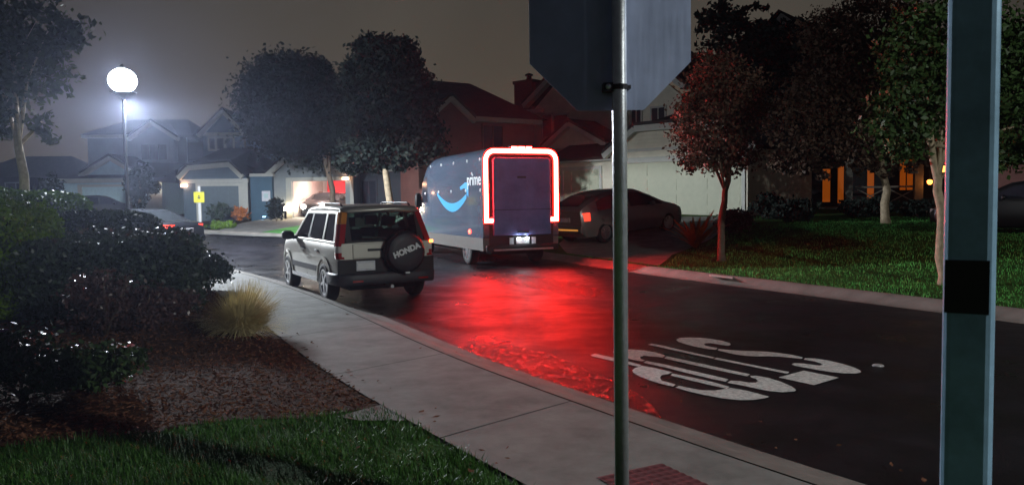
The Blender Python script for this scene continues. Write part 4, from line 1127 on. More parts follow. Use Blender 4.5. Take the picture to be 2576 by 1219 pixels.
def side_panel(mb, pts, yf, out=.004, th=.012, both=True):
    """outline in (x, z) laid on the flank y = yf(x, z)"""
    for s in ((1, -1) if both else (1,)):
        a = [(x, s * (yf(x, z) + out), z) for x, z in pts]; b = [(x, s * (yf(x, z) + out - th), z) for x, z in pts]; n = len(pts)
        mb.add(a + b, [tuple(range(n)), tuple(range(2 * n - 1, n - 1, -1))] + [(i, (i + 1) % n, n + (i + 1) % n, n + i) for i in range(n)])
def pair(root, name, m, polys, yf, out=.004, th=.012, bevel=0):
    for s in (1, -1):
        mb = MB()
        for pts in polys:
            a = [(x, s * (yf(x, z) + out), z) for x, z in pts]; b = [(x, s * (yf(x, z) + out - th), z) for x, z in pts]; n = len(pts)
            mb.add(a + b, [tuple(range(n)), tuple(range(2 * n - 1, n - 1, -1))] + [(i, (i + 1) % n, n + (i + 1) % n, n + i) for i in range(n)])
        o = mb.build(name, m, root, bevel=bevel)
    return o

def place(root, P, local, rz):
    c, s = cos(rz), sin(rz)
    root.location = (P.x - (local[0] * c - local[1] * s), P.y - (local[0] * s + local[1] * c), P.z)
    root.rotation_euler = (0, 0, rz)

# --- compact off-roader parked at the near kerb
def make_suv():
    P = at(828, 756); rz = radians(90 + 29.5)
    t = thing('parked_suv', 'silver compact off-roader with a covered spare wheel on its tailgate, parked at the near kerb', 'car')
    place(t, P, (.86, .80), rz)
    hw = .885; belt = 1.04
    top = [(0, belt), (3.05, belt + .01), (3.25, belt), (3.9, .97), (4.22, .88), (4.36, .74)]
    plan = [(0, .95), (.25, .985), (.8, 1), (3.5, 1), (4.0, .95), (4.25, .86), (4.36, .74)]
    rows = [(.0, .90), (.08, .97), (.30, 1.0), (.55, 1.0), (.80, .985), (.94, .965), (1.0, .93)]
    def rear(z): return .10 + (.03 if z > .8 else 0)
    st = []
    for x in (0.0, .03, .12, .4, .8, 1.3, 1.9, 2.5, 3.0, 3.2, 3.5, 3.9, 4.1, 4.22, 4.31, 4.36):
        zt, k = interp(top, x), interp(plan, x); zb = .30 if .4 < x < 4.1 else .36
        if x == 0: zb, zt = zb + .02, zt - .01
        half = [(zb + (zt - zb) * f, hw * wf * k * (.985 if x == 0 else 1)) for f, wf in rows]
        w = max(0, 1 - x / .8)
        ring = [(x + .10 * w, y, z) for z, y in half] + [(x + .10 * w, half[-1][1] * .6, zt + .012)] + [(x + .10 * w, -half[-1][1] * .6, zt + .012)] + [(x + .10 * w, -y, z) for z, y in reversed(half)]
        st.append([Vector(p) for p in ring])
    body = MB().loft(st).build('body', M['silver'], t)
    arch_cut(body, (.86, 3.48), .345, hw - .22)
    body.data.polygons.foreach_set('use_smooth', [True] * len(body.data.polygons))
    em = body.modifiers.new('split', 'EDGE_SPLIT'); em.split_angle = radians(32)
    yl = lambda x, z: hw * interp(plan, x) * interp([(.30, .97), (.52, 1), (.75, 1), (.92, .985), (1.0, .965)], z)
    # wheel wells
    ww = MB()
    for x in (.86, 3.48): ww.box(x - .36, x + .36, -.50, .50, .32, .95)
    ww.box(.3, 4.1, -.6, .6, .22, .5)
    ww.build('underbody', M['plastic'], t)
    # upper body: pillars, roof rails, roof
    zr = 1.60; yb, yt = .845, .715
    yg = lambda x, z: yb + (z - belt) / (zr - belt) * (yt - yb)
    fr = MB()
    A0, A1 = (3.12, belt), (2.42, zr)
    D0, D1 = (.17, belt), (.37, zr)
    L = lambda a, b, k: (a[0] + (b[0] - a[0]) * k, a[1] + (b[1] - a[1]) * k)
    def pil(x0a, x0b, x1a, x1b): side_panel(fr, [(x0a, belt - .02), (x0b, belt - .02), (x1b, zr - .06), (x1a, zr - .06)], yg, .0, .05)
    pil(2.99, 3.14, 2.33, 2.43); pil(.98, 1.09, .99, 1.09); pil(.15, .40, .365, .56)
    side_panel(fr, [(.36, zr - .075), (2.36, zr - .075), (2.40, zr), (.36, zr)], yg, .0, .05)
    side_panel(fr, [(.16, belt - .02), (3.1, belt - .02), (3.06, belt + .025), (.17, belt + .025)], yg, .001, .05)
    fr.build('pillars', M['silver'], t, bevel=.008)
    pair(t, 'door_pillar', M['plastic'], [[(1.94, belt + .02), (2.06, belt + .02), (1.98, zr - .07), (1.88, zr - .07)]], yg, -.004, .03)
    rf = []
    for x, zz, k in ((.24, 1.588, .84), (.30, 1.612, .94), (.42, 1.625, 1), (1.0, 1.645, 1), (1.8, 1.645, 1), (2.25, 1.625, .99), (2.44, 1.595, .95)):
        y = yt * k
        rf.append([Vector(p) for p in ((x, y + .012, zz - .045), (x, y + .004, zz - .008), (x, y - .07, zz + .022), (x, y * .5, zz + .04), (x, 0, zz + .046), (x, -y * .5, zz + .04), (x, -y + .07, zz + .022), (x, -y - .004, zz - .008), (x, -y - .012, zz - .045), (x, 0, zz - .03))])
    MB().loft(rf).build('roof', M['silver'], t, smooth=True)
    for s in (-1, 1): MB().tube([(.55, s * .62, 1.655), (.65, s * .62, 1.705), (1.9, s * .61, 1.715), (2.02, s * .61, 1.665)], .016, 8).build('roof_rail', M['plastic2'], t, smooth=True)
    pair(t, 'front_side_glass', M['g_car'], [[(2.06, belt + .025), (3.0, belt + .025), (2.34, zr - .085), (1.98, zr - .085)]], yg, -.012, .006)
    pair(t, 'rear_side_glass', M['g_dark'], [[(1.09, belt + .025), (1.94, belt + .025), (1.88, zr - .085), (1.09, zr - .085)]], yg, -.012, .006)
    pair(t, 'quarter_glass', M['g_dark'], [[(.42, belt + .025), (.98, belt + .025), (.99, zr - .085), (.58, zr - .085)]], yg, -.012, .006)
    MB().add([(3.10, .80, belt + .02), (3.10, -.80, belt + .02), (2.43, -.69, zr - .02), (2.43, .69, zr - .02)], [(0, 1, 2, 3)]).build('windscreen', M['g_car'], t)
    # tailgate: rear pane between pillars
    fr = MB(); tilt = lambda z: .13 + (z - belt) / (zr - belt) * .20
    def rq(y0, y1, z0, z1, o, th):
        a = [(tilt(z) - o, y, z) for y, z in ((y0, z0), (y1, z0), (y1, z1), (y0, z1))]; b = [(p[0] + th, p[1], p[2]) for p in a]
        return a + b, [(0, 1, 2, 3), (7, 6, 5, 4), (0, 4, 5, 1), (1, 5, 6, 2), (2, 6, 7, 3), (3, 7, 4, 0)]
    fr.add(*rq(-.66, .66, zr - .06, zr - .005, .004, .05)); fr.add(*rq(-.66, .66, belt - .01, belt + .035, .006, .05))
    fr.add(*rq(.60, .70, belt, zr - .06, .004, .05)); fr.add(*rq(-.70, -.60, belt, zr - .06, .004, .05))
    fr.build('tailgate_frame', M['plastic'], t)
    g = MB(); g.add(*rq(-.60, .60, belt + .03, zr - .06, -.004, .006)); g.build('rear_window', M['g_car'], t)
    wp = MB().tube([(.115, -.05, belt + .05), (.135, .28, belt + .10), (.14, .42, belt + .11)], [.014, .009, .006], 6).build('rear_wiper', M['black'], t)
    # interior
    it = MB().box(.3, 3.0, -.78, .78, belt - .03, belt + .022)
    it.build('cabin_floor', M['seat'], t)
    for x, y in ((1.95, .38), (1.95, -.38), (1.0, .38), (1.0, -.38)):
        s_ = MB().box(x - .06, x + .07, y - .23, y + .23, belt + .02, belt + .20).box(x - .03, x + .06, y - .13, y + .13, belt + .25, belt + .42).box(x, x + .02, y - .07, y - .05, belt + .2, belt + .26).box(x, x + .02, y + .05, y + .07, belt + .2, belt + .26)
        s_.build('front_seat' if x > 1.5 else 'rear_seat', M['seat'], t, bevel=.02)
    MB().box(2.95, 3.02, -.05, .12, belt + .26, belt + .33).build('inner_mirror', M['black'], t)
    # silver tailgate skin, dark lower cladding, bumper
    MB().box(.085, .12, -.60, .60, .77, belt - .015).build('tailgate', M['silver'], t, bevel=.012)
    hd = MB().box(.065, .09, .06, .34, .895, .935).box(.058, .07, .12, .28, .905, .912); hd.build('tailgate_handle', M['plastic2'], t, bevel=.006)
    MB().box(.06, .12, -.865, .865, .46, .765).build('tailgate_cladding', M['plastic'], t, bevel=.015)
    b = MB()
    rows_ = []
    for x, y, in ((.62, .905), (.40, .905), (.14, .89), (.035, .82), (.0, .62), (-.012, 0), (.0, -.62), (.035, -.82), (.14, -.89), (.40, -.905), (.62, -.905)):
        d = -.05 if abs(y) < .9 else 0
        rows_.append([Vector(p) for p in ((x, y, .33), (x + d * .2, y * 1.006, .38), (x + d * .3, y * 1.008, .49), (x + .01, y, .53), (x + .08, y * .93, .535), (x + .08, y * .9, .34))])
    b.loft(rows_); b.build('rear_bumper', M['plastic2'], t, smooth=True)
    for y in (.56, -.62): MB().box(-.075 + abs(y) * .06, -.02, y - .09, y + .09, .385, .415).build('bumper_reflector', M['redlens'], t)
    pl = MB().box(.045, .062, .225, .555, .57, .735).build('number_plate', M['plate'], t, bevel=.004)
    MB().box(.04, .046, .25, .53, .605, .70).build('plate_inset', M['decal_white'], pl)
    # tail lamps up the rear corner pillars
    def lamp(z0, z1, s, m, name, out=.012):
        mb = MB(); n = 3; V = []
        for i in range(n + 1):
            z = z0 + (z1 - z0) * i / n; xr = tilt(z) if z > belt else .115 - (.03 if z < .8 else .0)
            yo = yg(0, z) if z > belt else .862; k = 1 if z > belt else 1.05
            V.append([(xr - out, s * (yo - .115), z), (xr - out * 1.6, s * (yo - .02), z), (xr + .05, s * (yo + out), z), (xr + .13, s * (yo + out * .8), z), (xr + .12, s * (yo - .05), z), (xr + .05, s * (yo - .12), z)])
        mb.loft([[Vector(p) for p in r] for r in V]); return mb.build(name, m, t)
    for s in (1, -1):
        lamp(1.36, 1.56, s, M['amberlens'] if s > 0 else M['redlens'], 'upper_tail_lamp')
        lamp(.99, 1.358, s, M['redlens'], 'tail_lamp')
        lamp(.885, .988, s, M['clearlens'], 'reversing_lamp')
        o = lamp(.78, .883, s, M['redlens'], 'lower_tail_lamp')
    MB().box(.085, .10, -.865, -.80, 1.0, 1.05).build('indicator_glow', M['E_amberspot'], t)
    # spare wheel in its cover, with its lettering
    cy, cz = -.27, .86
    mx = Matrix.Translation((.06, cy, cz)) @ Matrix.Rotation(radians(-90), 4, 'Y')
    sp = MB().lathe([(.30, -.03), (.365, .02), (.375, .08), (.36, .15), (.33, .185)], 36, mx).build('spare_wheel', M['plastic'], t, smooth=True)
    MB().lathe([(.335, .18), (.31, .205), (.20, .218), (.01, .222)], 36, mx).build('wheel_cover', M['plastic2'], sp, smooth=True)
    tm = Matrix.Translation((.06 - .2245, cy, cz + .03)) @ Matrix(((0, 0, -1, 0), (-1, 0, 0, 0), (0, 1, 0, 0), (0, 0, 0, 1))) @ Matrix.Rotation(radians(20), 4, 'Z')
    text_mesh('lettering', 'HONDA', .135, tm, M['decal_white'], sp, .004, bold=.007)
    MB().box(-.165, -.12, cy - .05, cy + .03, cz - .36, cz - .335).build('cover_badge', M['decal_white'], sp)
    # flank trim
    pair(t, 'door_moulding', M['plastic2'], [[(1.30, .50), (3.06, .50), (3.06, .60), (1.30, .60)]], yl, .014, .02)
    pair(t, 'side_step', M['alloy'], [[(1.28, .31), (3.08, .31), (3.08, .38), (1.28, .38)]], yl, .03, .05, .008)
    for xc in (.86, 3.48):
        n = 16; o_, i_ = [], []
        for k in range(n + 1):
            a = pi * (.02 + .96 * k / n); i_.append((xc + .395 * cos(a), .345 + .395 * sin(a))); o_.append((xc + .455 * cos(a), .345 + .455 * sin(a)))
        pair(t, 'arch_trim', M['silver'], [o_ + i_[::-1]], yl, .018, .05)
    for s in (1, -1):
        mr = MB(); mr.loft([[Vector((2.86 + .07 * cos(a) * k, s * (.90 + d), 1.10 + .085 * sin(a) * k)) for a in [2 * pi * i / 12 for i in range(12)]] for d, k in ((.0, .6), (.05, 1), (.17, 1.05), (.22, .75))]); mr.box(2.82, 2.9, s * .84 if s > 0 else -.92, .92 if s > 0 else -.84, 1.02, 1.09)
        mr.build('wing_mirror', M['black'], t, smooth=True)
    for x in (1.22, 2.14): pair(t, 'door_handle', M['alloy'], [[(x, .855), (x + .17, .855), (x + .17, .89), (x, .89)]], yl, .028, .03, .006)
    for x in (1.12, 2.02, 3.06): pair(t, 'door_gap', M['black'], [[(x, .40), (x + .009, .40), (x + .009, 1.02), (x, 1.02)]], yl, .0015, .01)
    MB().tube([(-.02, -.05, .28), (.25, -.05, .30)], .03, 10).build('exhaust', M['steel'], t)
    for x in (.86, 3.48):
        for s in (-1, 1): wheel(t, x, s * .79, .34, .21, 5)
    # front lamps (unlit)
    for s in (1, -1): MB().box(4.20, 4.32, s * .55 - .14, s * .55 + .14, .72, .84).build('headlamp', M['clearlens'], t, bevel=.02)
    return t
make_suv()

# --- delivery van with the lit red loop
def rrect(w, z0, z1, r, n=7):
    """right side up to the roof, as a list (y, z) from bottom right over the roof to bottom left"""
    p = [(-w, z0)]
    p += [(-w + r - r * cos(a), z1 - r + r * sin(a)) for a in [pi / 2 * i / n for i in range(n + 1)]]
    p += [(w - r + r * sin(a), z1 - r + r * cos(a)) for a in [pi / 2 * i / n for i in range(n + 1)]]
    p += [(w, z0)]
    return p
def make_van():
    t = thing('delivery_van', 'blue grey delivery van in the road with a glowing red loop round its rear', 'van')
    P = at(1186, 664); rz = radians(90 + 23)
    place(t, P, (1.25, .92), rz)
    W, H, Ln = 1.05, 3.0, 6.45
    st = []
    spec = [(.0, 1.0, H - .02, .78, .30), (.04, 1.0, H, .74, .32), (.5, 1, H, .74, .32), (2.0, 1, H, .74, .32), (3.6, 1, H, .74, .32), (4.4, 1, H - .02, .74, .34), (4.9, .99, H - .10, .74, .38), (5.25, .97, H - .32, .74, .40), (5.6, .95, H - .85, .74, .36), (5.95, .92, 1.55, .74, .25), (6.25, .86, 1.32, .74, .18), (6.40, .76, 1.15, .76, .14), (6.45, .70, 1.0, .80, .08)]
    for x, k, z1, z0, r in spec: st.append([Vector((x, y, z)) for y, z in rrect(W * k, z0, z1, r)])
    body = MB().loft(st).build('body', M['vanblue'], t, smooth=True)
    em = body.modifiers.new('split', 'EDGE_SPLIT'); em.split_angle = radians(40)
    # pale lower sill with wheel arches
    sl = [[Vector((x, y, z)) for y, z in ((-W * k, .42), (-W * k * 1.004, .739), (W * k * 1.004, .739), (W * k, .42))] for x, k in ((.03, 1), (2, 1), (5.2, .98), (5.9, .93), (6.3, .85))]
    sill = MB().loft(sl).build('sill', M['vansill'], t)
    arch_cut(sill, (1.25, 5.25), .37, W - .26, .06)
    MB().box(.3, 5.9, -.72, .72, .30, .735).build('underbody', M['plastic'], t)
    # rear face
    rf = rrect(W - .16, .44, H - .17, .22)
    MB().prism(rf, lambda y, z, d: (d, y, z), -.012, .01).build('rear_surround', M['plastic'], t)
    dr = [(-.80, .80), (-.80, 2.70), (-.74, 2.76), (.74, 2.76), (.80, 2.70), (.80, .80)]
    door = MB().prism(dr, lambda y, z, d: (d, y, z), -.085, -.012).build('rear_door', M['vandoor'], t, bevel=.02)
    MB().box(-.090, -.084, -.10, .14, 2.24, 2.29).build('badge', M['plastic2'], door)
    sm_ = MB()
    for z in (1.44,): sm_.box(-.0865, -.084, -.79, .79, z, z + .012)
    sm_.build('shutter_seam', M['plastic'], door)
    MB().box(-.105, -.085, -.16, .16, .86, .90).build('door_latch', M['plastic2'], door, bevel=.006)
    MB().box(-.10, .0, -1.0, 1.0, .40, .56).build('bumper', M['plastic'], t, bevel=.03)
    MB().box(-.16, -.10, -.82, .82, .42, .46).build('bumper_step', M['alloy'], t, bevel=.006)
    ph = MB().box(-.075, -.02, -.34, .36, .54, .76).build('plate_housing', M['plastic'], t)
    MB().box(-.088, -.074, -.17, .19, .575, .735).build('number_plate', M['white'], ph)
    for y in (-.30, .32): MB().box(-.09, -.07, y - .055, y + .055, .57, .74).build('side_patch', M['plate'], ph)
    for y in (-.10, .12): MB().lathe([(.03, 0), (.035, .03), (.02, .05)], 10, Matrix.Translation((-.12, y, .745)) @ Matrix.Rotation(pi, 4, 'X')).build('plate_lamp', M['E_platelamp'], ph)
    # glowing loop
    o_ = rrect(W - .015, 1.30, H - .02, .30); 
    def loop(inset, halfw, x0, x1, m, name, par):
        rows_ = []
        a = rrect(W - inset - halfw * -1, 1.18, H - inset + halfw, .31 - inset + halfw); b = rrect(W - inset - halfw, 1.18, H - inset - halfw, max(.05, .31 - inset - halfw))
        for (ya, za), (yb, zb) in zip(a, b): rows_.append([Vector((x0, ya, za)), Vector((x0, yb, zb)), Vector((x1, yb, zb)), Vector((x1, ya, za))])
        mb = MB().loft(rows_)
        for s in (1, -1):
            y0, y1 = s * (W - inset + halfw), s * (W - inset - .30)
            mb.box(x0 + .002, x1 - .002, min(y0, y1), max(y0, y1), 1.18 - halfw, 1.18 + halfw)
        return mb.build(name, m, par)
    lf = loop(.075, .073, -.035, .012, M['E_fringe'], 'light_loop', t)
    loop(.075, .050, -.052, -.034, M['E_bar'], 'light_core', lf)
    rows_ = []
    for (ya, za), (yb, zb) in zip(rrect(W + .012, 1.09, H + .012, .32), rrect(W + .002, 1.09, H + .002, .31)): rows_.append([Vector((-.053, ya, za)), Vector((-.053, yb, zb)), Vector((.03, yb, zb)), Vector((.03, ya, za))])
    MB().loft(rows_).build('loop_rim', M['plastic'], lf)  # rim added to stop the red light spilling sideways
    hi = MB()
    for k in range(3): hi.box(-.066, -.0625, -.28 + .2 * k, -.12 + .2 * k, H - .005, H + .035)
    ho = MB().box(-.0622, .05, -.32, .32, H - .01, H + .05).build('lamp_hood', M['plastic'], t)  # hood added to keep the high lamps from reddening the roofs
    hi.build('high_lamp', M['E_bar'], ho)
    # flank: marker dots, smile, word
    dots = [(.15, 2.72), (1.1, 2.72), (2.2, 2.72), (3.3, 2.72), (4.35, 2.72), (.15, 1.95), (1.25, 1.95), (2.45, 1.95), (3.6, 1.95), (4.95, 1.92), (.75, 2.38)]
    for x, z in dots:
        MB().lathe([(.045, 0), (.04, .012), (.01, .016)], 10, Matrix.Translation((x, W, z)) @ Matrix.Rotation(radians(-90), 4, 'X')).build('side_marker', M['decal_white'], t, smooth=True)
    sm = MB(); n = 16; V = []
    for i in range(n + 1):
        k = i / n; x = 3.75 - 2.55 * k; z = 1.95 - .46 * sin(pi * (.03 + .87 * k)) ** .9 + .02 * k; w = .05 + .30 * sin(pi * min(1, k * .80 + .06)) ** 1.1 * .62
        V.append((x, z, w))
    for (xa, za, wa), (xb, zb, wb) in zip(V, V[1:]): sm.add([(xa, W + .004, za - wa / 2), (xb, W + .004, zb - wb / 2), (xb, W + .004, zb + wb / 2), (xa, W + .004, za + wa / 2)], [(0, 1, 2, 3)])
    sm.prism([(1.05, 1.78), (1.02, 2.16), (1.30, 2.17), (1.72, 2.05), (1.66, 1.98), (1.36, 2.02), (1.20, 1.98), (1.17, 1.86)], lambda x, z, d: (x, d, z), W + .002, W + .0045)
    sm.build('smile_emblem', M['decal_blue'], t)
    tm = Matrix.Translation((.62, W + .004, 2.22)) @ Matrix(((-1, 0, 0, 0), (0, 0, 1, 0), (0, 1, 0, 0), (0, 0, 0, 1)))
    text_mesh('lettering', 'prime', .44, tm, M['decal_white'], t, .002, bold=.006)
    MB().lathe([(.06, 0), (.055, .02), (.02, .03)], 12, Matrix.Translation((.98, W * 1.004, .88)) @ Matrix.Rotation(radians(-90), 4, 'X')).build('red_side_lamp', M['E_marker'], t, smooth=True)
    for s in (1, -1):
        MB().prism([(4.75, 1.65), (5.35, 1.65), (5.28, 2.25), (4.80, 2.45)], lambda x, z, d: (x, d, z), s * (W * .978), s * (W * .995)).build('cab_window', M['g_win'], t)
        m_ = MB().box(5.3, 5.42, s * 1.08 - .02, s * 1.08 + .02, 1.5, 1.6); m_.loft([[Vector((5.36 + .09 * cos(a) * k, s * 1.16 + d, 1.72 + .22 * sin(a) * k)) for a in [2 * pi * i / 12 for i in range(12)]] for d, k in ((-.1, .7), (-.06, 1), (.06, 1), (.1, .7))])
        m_.build('wing_mirror', M['black'], t, smooth=True)
    MB().add([(5.22, .86, 2.52), (5.22, -.86, 2.52), (5.98, -.86, 1.62), (5.98, .86, 1.62)], [(0, 1, 2, 3)]).build('windscreen', M['g_win'], t)
    pair(t, 'panel_gap', M['black'], [[(4.45, .78), (4.46, .78), (4.46, 2.6), (4.45, 2.6)]], lambda x, z: W * .998, .002, .004)
    for x in (1.25, 5.25):
        for s in (-1, 1): wheel(t, x, s * .93, .37, .24, 9, M['plastic2'] if False else M['alloy'])
    return t
make_van()

# --- ordinary cars: one builder, several shapes and colours
def make_car(name, label, P, local, rz, paint, roofline, lit=None, L=4.4, hw=.86, hatch=True):
    t = thing(name, label, 'car'); place(t, P, local, rz)
    xs = sorted(set([0, .04, .15, .4, .8] + [p[0] for p in roofline] + [L - .35, L - .12, L - .03, L]))
    plan = [(0, .86), (.1, .94), (.4, .985), (.9, 1), (L - 1, 1), (L - .45, .93), (L - .12, .80), (L, .62)]
    st = []
    belt = lambda x: interp([(0, .92), (1, .95), (L - 1.2, .90), (L - .3, .72), (L, .60)], x)
    for x in xs:
        zt = interp(roofline, x); zb = .34 if x < .08 or x > L - .15 else .22; k = interp(plan, x); bz = min(belt(x), zt - .03)
        y0 = hw * k; top = max(0, zt - bz); yt = y0 - .04 - .30 * top
        half = [(zb, y0 * .93), (zb + .08, y0 * .985), (zb + (bz - zb) * .5, y0), (bz - .08, y0 * .99), (bz, y0 * .965), (bz + top * .85, yt + .02), (bz + top * .97, yt - .06), (zt + .012, yt * .6)]
        st.append([Vector((x, y, z)) for z, y in half] + [Vector((x, -y, z)) for z, y in reversed(half)])
    body = MB().loft(st).build('body', paint, t)
    wb = (.82, L - .93)
    arch_cut(body, wb, .30, hw - .20)
    body.data.polygons.foreach_set('use_smooth', [True] * len(body.data.polygons))
    em = body.modifiers.new('split', 'EDGE_SPLIT'); em.split_angle = radians(34)
    def yf(x, z):
        k = interp(plan, x); y0 = hw * k; bz = min(belt(x), interp(roofline, x) - .03); top = max(.02, interp(roofline, x) - bz)
        if z <= bz: return y0 * interp([(bz - .08, .99), (bz, .965)], z)
        return y0 * .965 + (z - bz) / (top * .85) * ((y0 - .04 - .30 * top + .02) - y0 * .965)
    peak = max(roofline, key=lambda p: p[1]); zt = peak[1]
    def side_glass(xa, xb):
        n = 6; lo = [(xa + (xb - xa) * i / n, belt(xa + (xb - xa) * i / n) + .03) for i in range(n + 1)]
        hi = [(x, max(z + .01, min(interp(roofline, x) - .10, zt - .12))) for x, z in lo]
        return [[lo[i], lo[i + 1], hi[i + 1], hi[i]] for i in range(n)]
    r0 = next(p[0] for p in roofline if p[1] > 1.25); r1 = [p[0] for p in roofline if p[1] > 1.25][-1]
    xm = (r0 + r1) / 2 + .1
    pair(t, 'rear_side_glass', M['g_dark'], side_glass(r0 - .1, xm - .05), yf, .008, .012); pair(t, 'front_side_glass', M['g_win'], side_glass(xm + .05, r1 + .45), yf, .008, .012)
    def slope_glass(x0, x1, nm):
        n = 5; g = MB()
        for i in range(n):
            a, b = x0 + (x1 - x0) * i / n, x0 + (x1 - x0) * (i + 1) / n
            za, zb_ = interp(roofline, a) + .022, interp(roofline, b) + .022
            ya, yb_ = hw * .60, hw * .60
            g.add([(a, ya, za), (a, -ya, za), (b, -yb_, zb_), (b, yb_, zb_)], [(0, 1, 2, 3)])
        return g.build(nm, M['g_dark'], t)
    slope_glass(.12 if hatch else .75, r0 + .05, 'rear_window'); slope_glass(r1 + .1, r1 + .75, 'windscreen')
    bp = MB().box(-.045, .14, -hw * .88, hw * .88, .36, .56).build('rear_bumper', paint, t, bevel=.04)
    pl = MB().box(-.012, .02, -.26, .26, .66, .80).build('plate_recess', M['clearlens'], t, bevel=.01); MB().box(-.02, -.01, -.16, .16, .685, .775).build('number_plate', M['plate'], pl)
    for s in (1, -1):
        MB().prism([(.02, s * hw * .60), (.0, s * hw * .80), (.12, s * hw * .975), (.26, s * hw * .985), (.22, s * hw * .7)], lambda x, y, d: (x, y, d), .70, .93).build('tail_lamp', M['E_tail'] if lit == 'tail' else M['redlens'], t)
        MB().prism([(L + .01, s * hw * .38), (L - .10, s * hw * .70), (L - .30, s * hw * .88), (L - .22, s * hw * .5)], lambda x, y, d: (x, y, d), .56, .68).build('headlamp', M['clearlens'], t)
        if lit == 'head':
            MB().lathe([(.14, 0), (.13, .03), (.02, .06)], 14, Matrix.Translation((L - .03, s * hw * .62, .64)) @ Matrix.Rotation(radians(90), 4, 'Y')).build('lit_headlamp', M['E_head'], t)
        MB().loft([[Vector((L * .62 + .06 * cos(a) * k, s * (hw + d), .98 + .07 * sin(a) * k)) for a in [2 * pi * i / 10 for i in range(10)]] for d, k in ((-.04, .5), (.03, 1), (.12, 1), (.16, .6))]).build('wing_mirror', paint, t, smooth=True)
    for x in wb:
        for s in (-1, 1): wheel(t, x, s * (hw - .10), .305, .19, 7)
    MB().box(.4, L - .4, -.6, .6, .18, .5).build('underbody', M['plastic'], t)
    return t
HATCH = [(0, .98), (.06, 1.06), (.25, 1.18), (.7, 1.36), (1.2, 1.47), (1.8, 1.50), (2.3, 1.46), (2.8, 1.27), (3.3, 1.02), (3.9, .86), (4.25, .72), (4.4, .58)]
SALOON = [(0, .86), (.06, .98), (.55, 1.02), (.95, 1.22), (1.35, 1.40), (2.0, 1.43), (2.5, 1.36), (3.2, 1.0), (3.9, .88), (4.25, .74), (4.4, .60)]
P = at(1472, 615, .10)
car = make_car('parked_hatchback', 'champagne hatchback parked on the driveway of the cream house', P, (.55, -.3), radians(90 - 52), M['goldpaint'], HATCH, 'tail')
car.scale = (1.09, 1.06, 1.07)
MB().box(-.055, -.040, -.62, .62, .43, .47).build('bumper_strip', M['E_amberstrip'], car)  # added glowing strip imitates amber light falling on the bumper
car.rotation_euler = (0, radians(-4.5), radians(37)); car.rotation_mode = 'XYZ'
P = base(785, 43.3, .0)
hl = make_car('headlit_car', 'dark car facing out of the open garage with both headlamps blazing', P, (4.4, 0), radians(-96), M['darkpaint'], SALOON, 'head')
P = base(250, 42.5, .02)
make_car('dark_car', 'dark car standing before the wide pale garage door at the left', P, (2.2, 0), radians(40), M['darkpaint'], SALOON)
P = base(500, 25.5, .0)
make_car('dark_saloon', 'dark saloon with a glowing tail lamp showing beyond the end of the glossy hedge', P, (.05, -.6), radians(160), M['darkpaint'], SALOON, 'tail')
P = base(2600, 20.5, .1)
make_car('dark_parked_car', 'dark parked car half hidden behind the lamp column at the right edge', P, (2.0, 0), radians(150), M['darkpaint'], SALOON)

# ------------------------------------------------------------------ street furniture
def stop_sign():
    Y = 3.6; c = at_y(1557, 275, Y); g = Vector((at_y(1571, 1219, Y).x - .014, Y, H0(.5, Y) + .12))
    t = thing('road_sign', 'eight-sided metal sign seen from behind on a round galvanised post', 'sign', g)
    top = 3.35; pr = .034
    MB().lathe([(pr, -.02), (pr, top), (pr * .6, top + .006)], 24).build('post', M['steel'], t, smooth=True)
    cx = at_y(1538, 200, Y).x - g.x; zc = at_y(1538, 275, Y).z - g.z; R = .376
    k = R * math.tan(pi / 8); oc = [(R, k), (k, R), (-k, R), (-R, k), (-R, -k), (-k, -R), (k, -R), (R, -k)]
    mb = MB().prism_uz([(cx + a, zc + R + b) for a, b in oc], pr + .012, pr + .016); mb.build('sign_plate', M['alu'], t)
    for z in (zc + .10, zc + .62):
        b_ = MB().lathe([(pr + .004, -.012), (pr + .004, .012)], 20, Matrix.Translation((0, 0, z))); b_.box(-.075, -.030, -.018, .044, -.020 + z, .020 + z); b_.box(.030, .052, -.01, .044, -.008 + z, .008 + z); b_.build('clamp', M['plastic2'], t)
    for z in (zc + .10, zc + .62): MB().lathe([(.012, 0), (.012, .02), (.004, .024)], 8, Matrix.Translation((-.055, -.02, z)) @ Matrix.Rotation(radians(90), 4, 'X')).build('bolt', M['steel'], t)
stop_sign()
def lamp_column():
    Y = 2.80; g = Vector((at_y(2427, 1219, Y).x, Y, .12)); 
    t = thing('lamp_column', 'square painted metal column close by at the right with a dark band round it', 'column', g, radians(-30.5))
    h, r, k = .082, .028, 3
    def ring(hh):
        p = []
        for sx, sy, a0 in ((1, -1, -90), (1, 1, 0), (-1, 1, 90), (-1, -1, 180)):
            for i in range(4): a = radians(a0 + 30 * i); p.append((sx * (hh - r) + r * cos(a), sy * (hh - r) + r * sin(a)))
        return p
    MB().loft([[Vector((x, y, z)) for x, y in ring(h * (1.0 - .006 * z))] for z in (0, 1, 2, 3, 4.2)]).build('shaft', M['paintpole'], t, smooth=False, bevel=.002)
    z0, z1 = at_y(2437, 790, Y - h).z - .12, at_y(2437, 655, Y - h).z - .12
    MB().box(-h + .006, h - .020, -h - .0025, -h + .01, z0, z1).build('dark_band', M['black'], t)
    MB().box(-.12, .12, -.12, .12, -.03, .02).build('base_plate', M['steel'], t)
lamp_column()
def down_light(parent, h, watts, col, rad):
    l = bpy.data.lights.new('lamp_light', 'SPOT'); l.energy = watts; l.color = col; l.shadow_soft_size = rad; l.spot_size = radians(176); l.spot_blend = .08
    o = bpy.data.objects.new('lamp_light', l); COL.objects.link(o); o.parent = parent; o.location = h
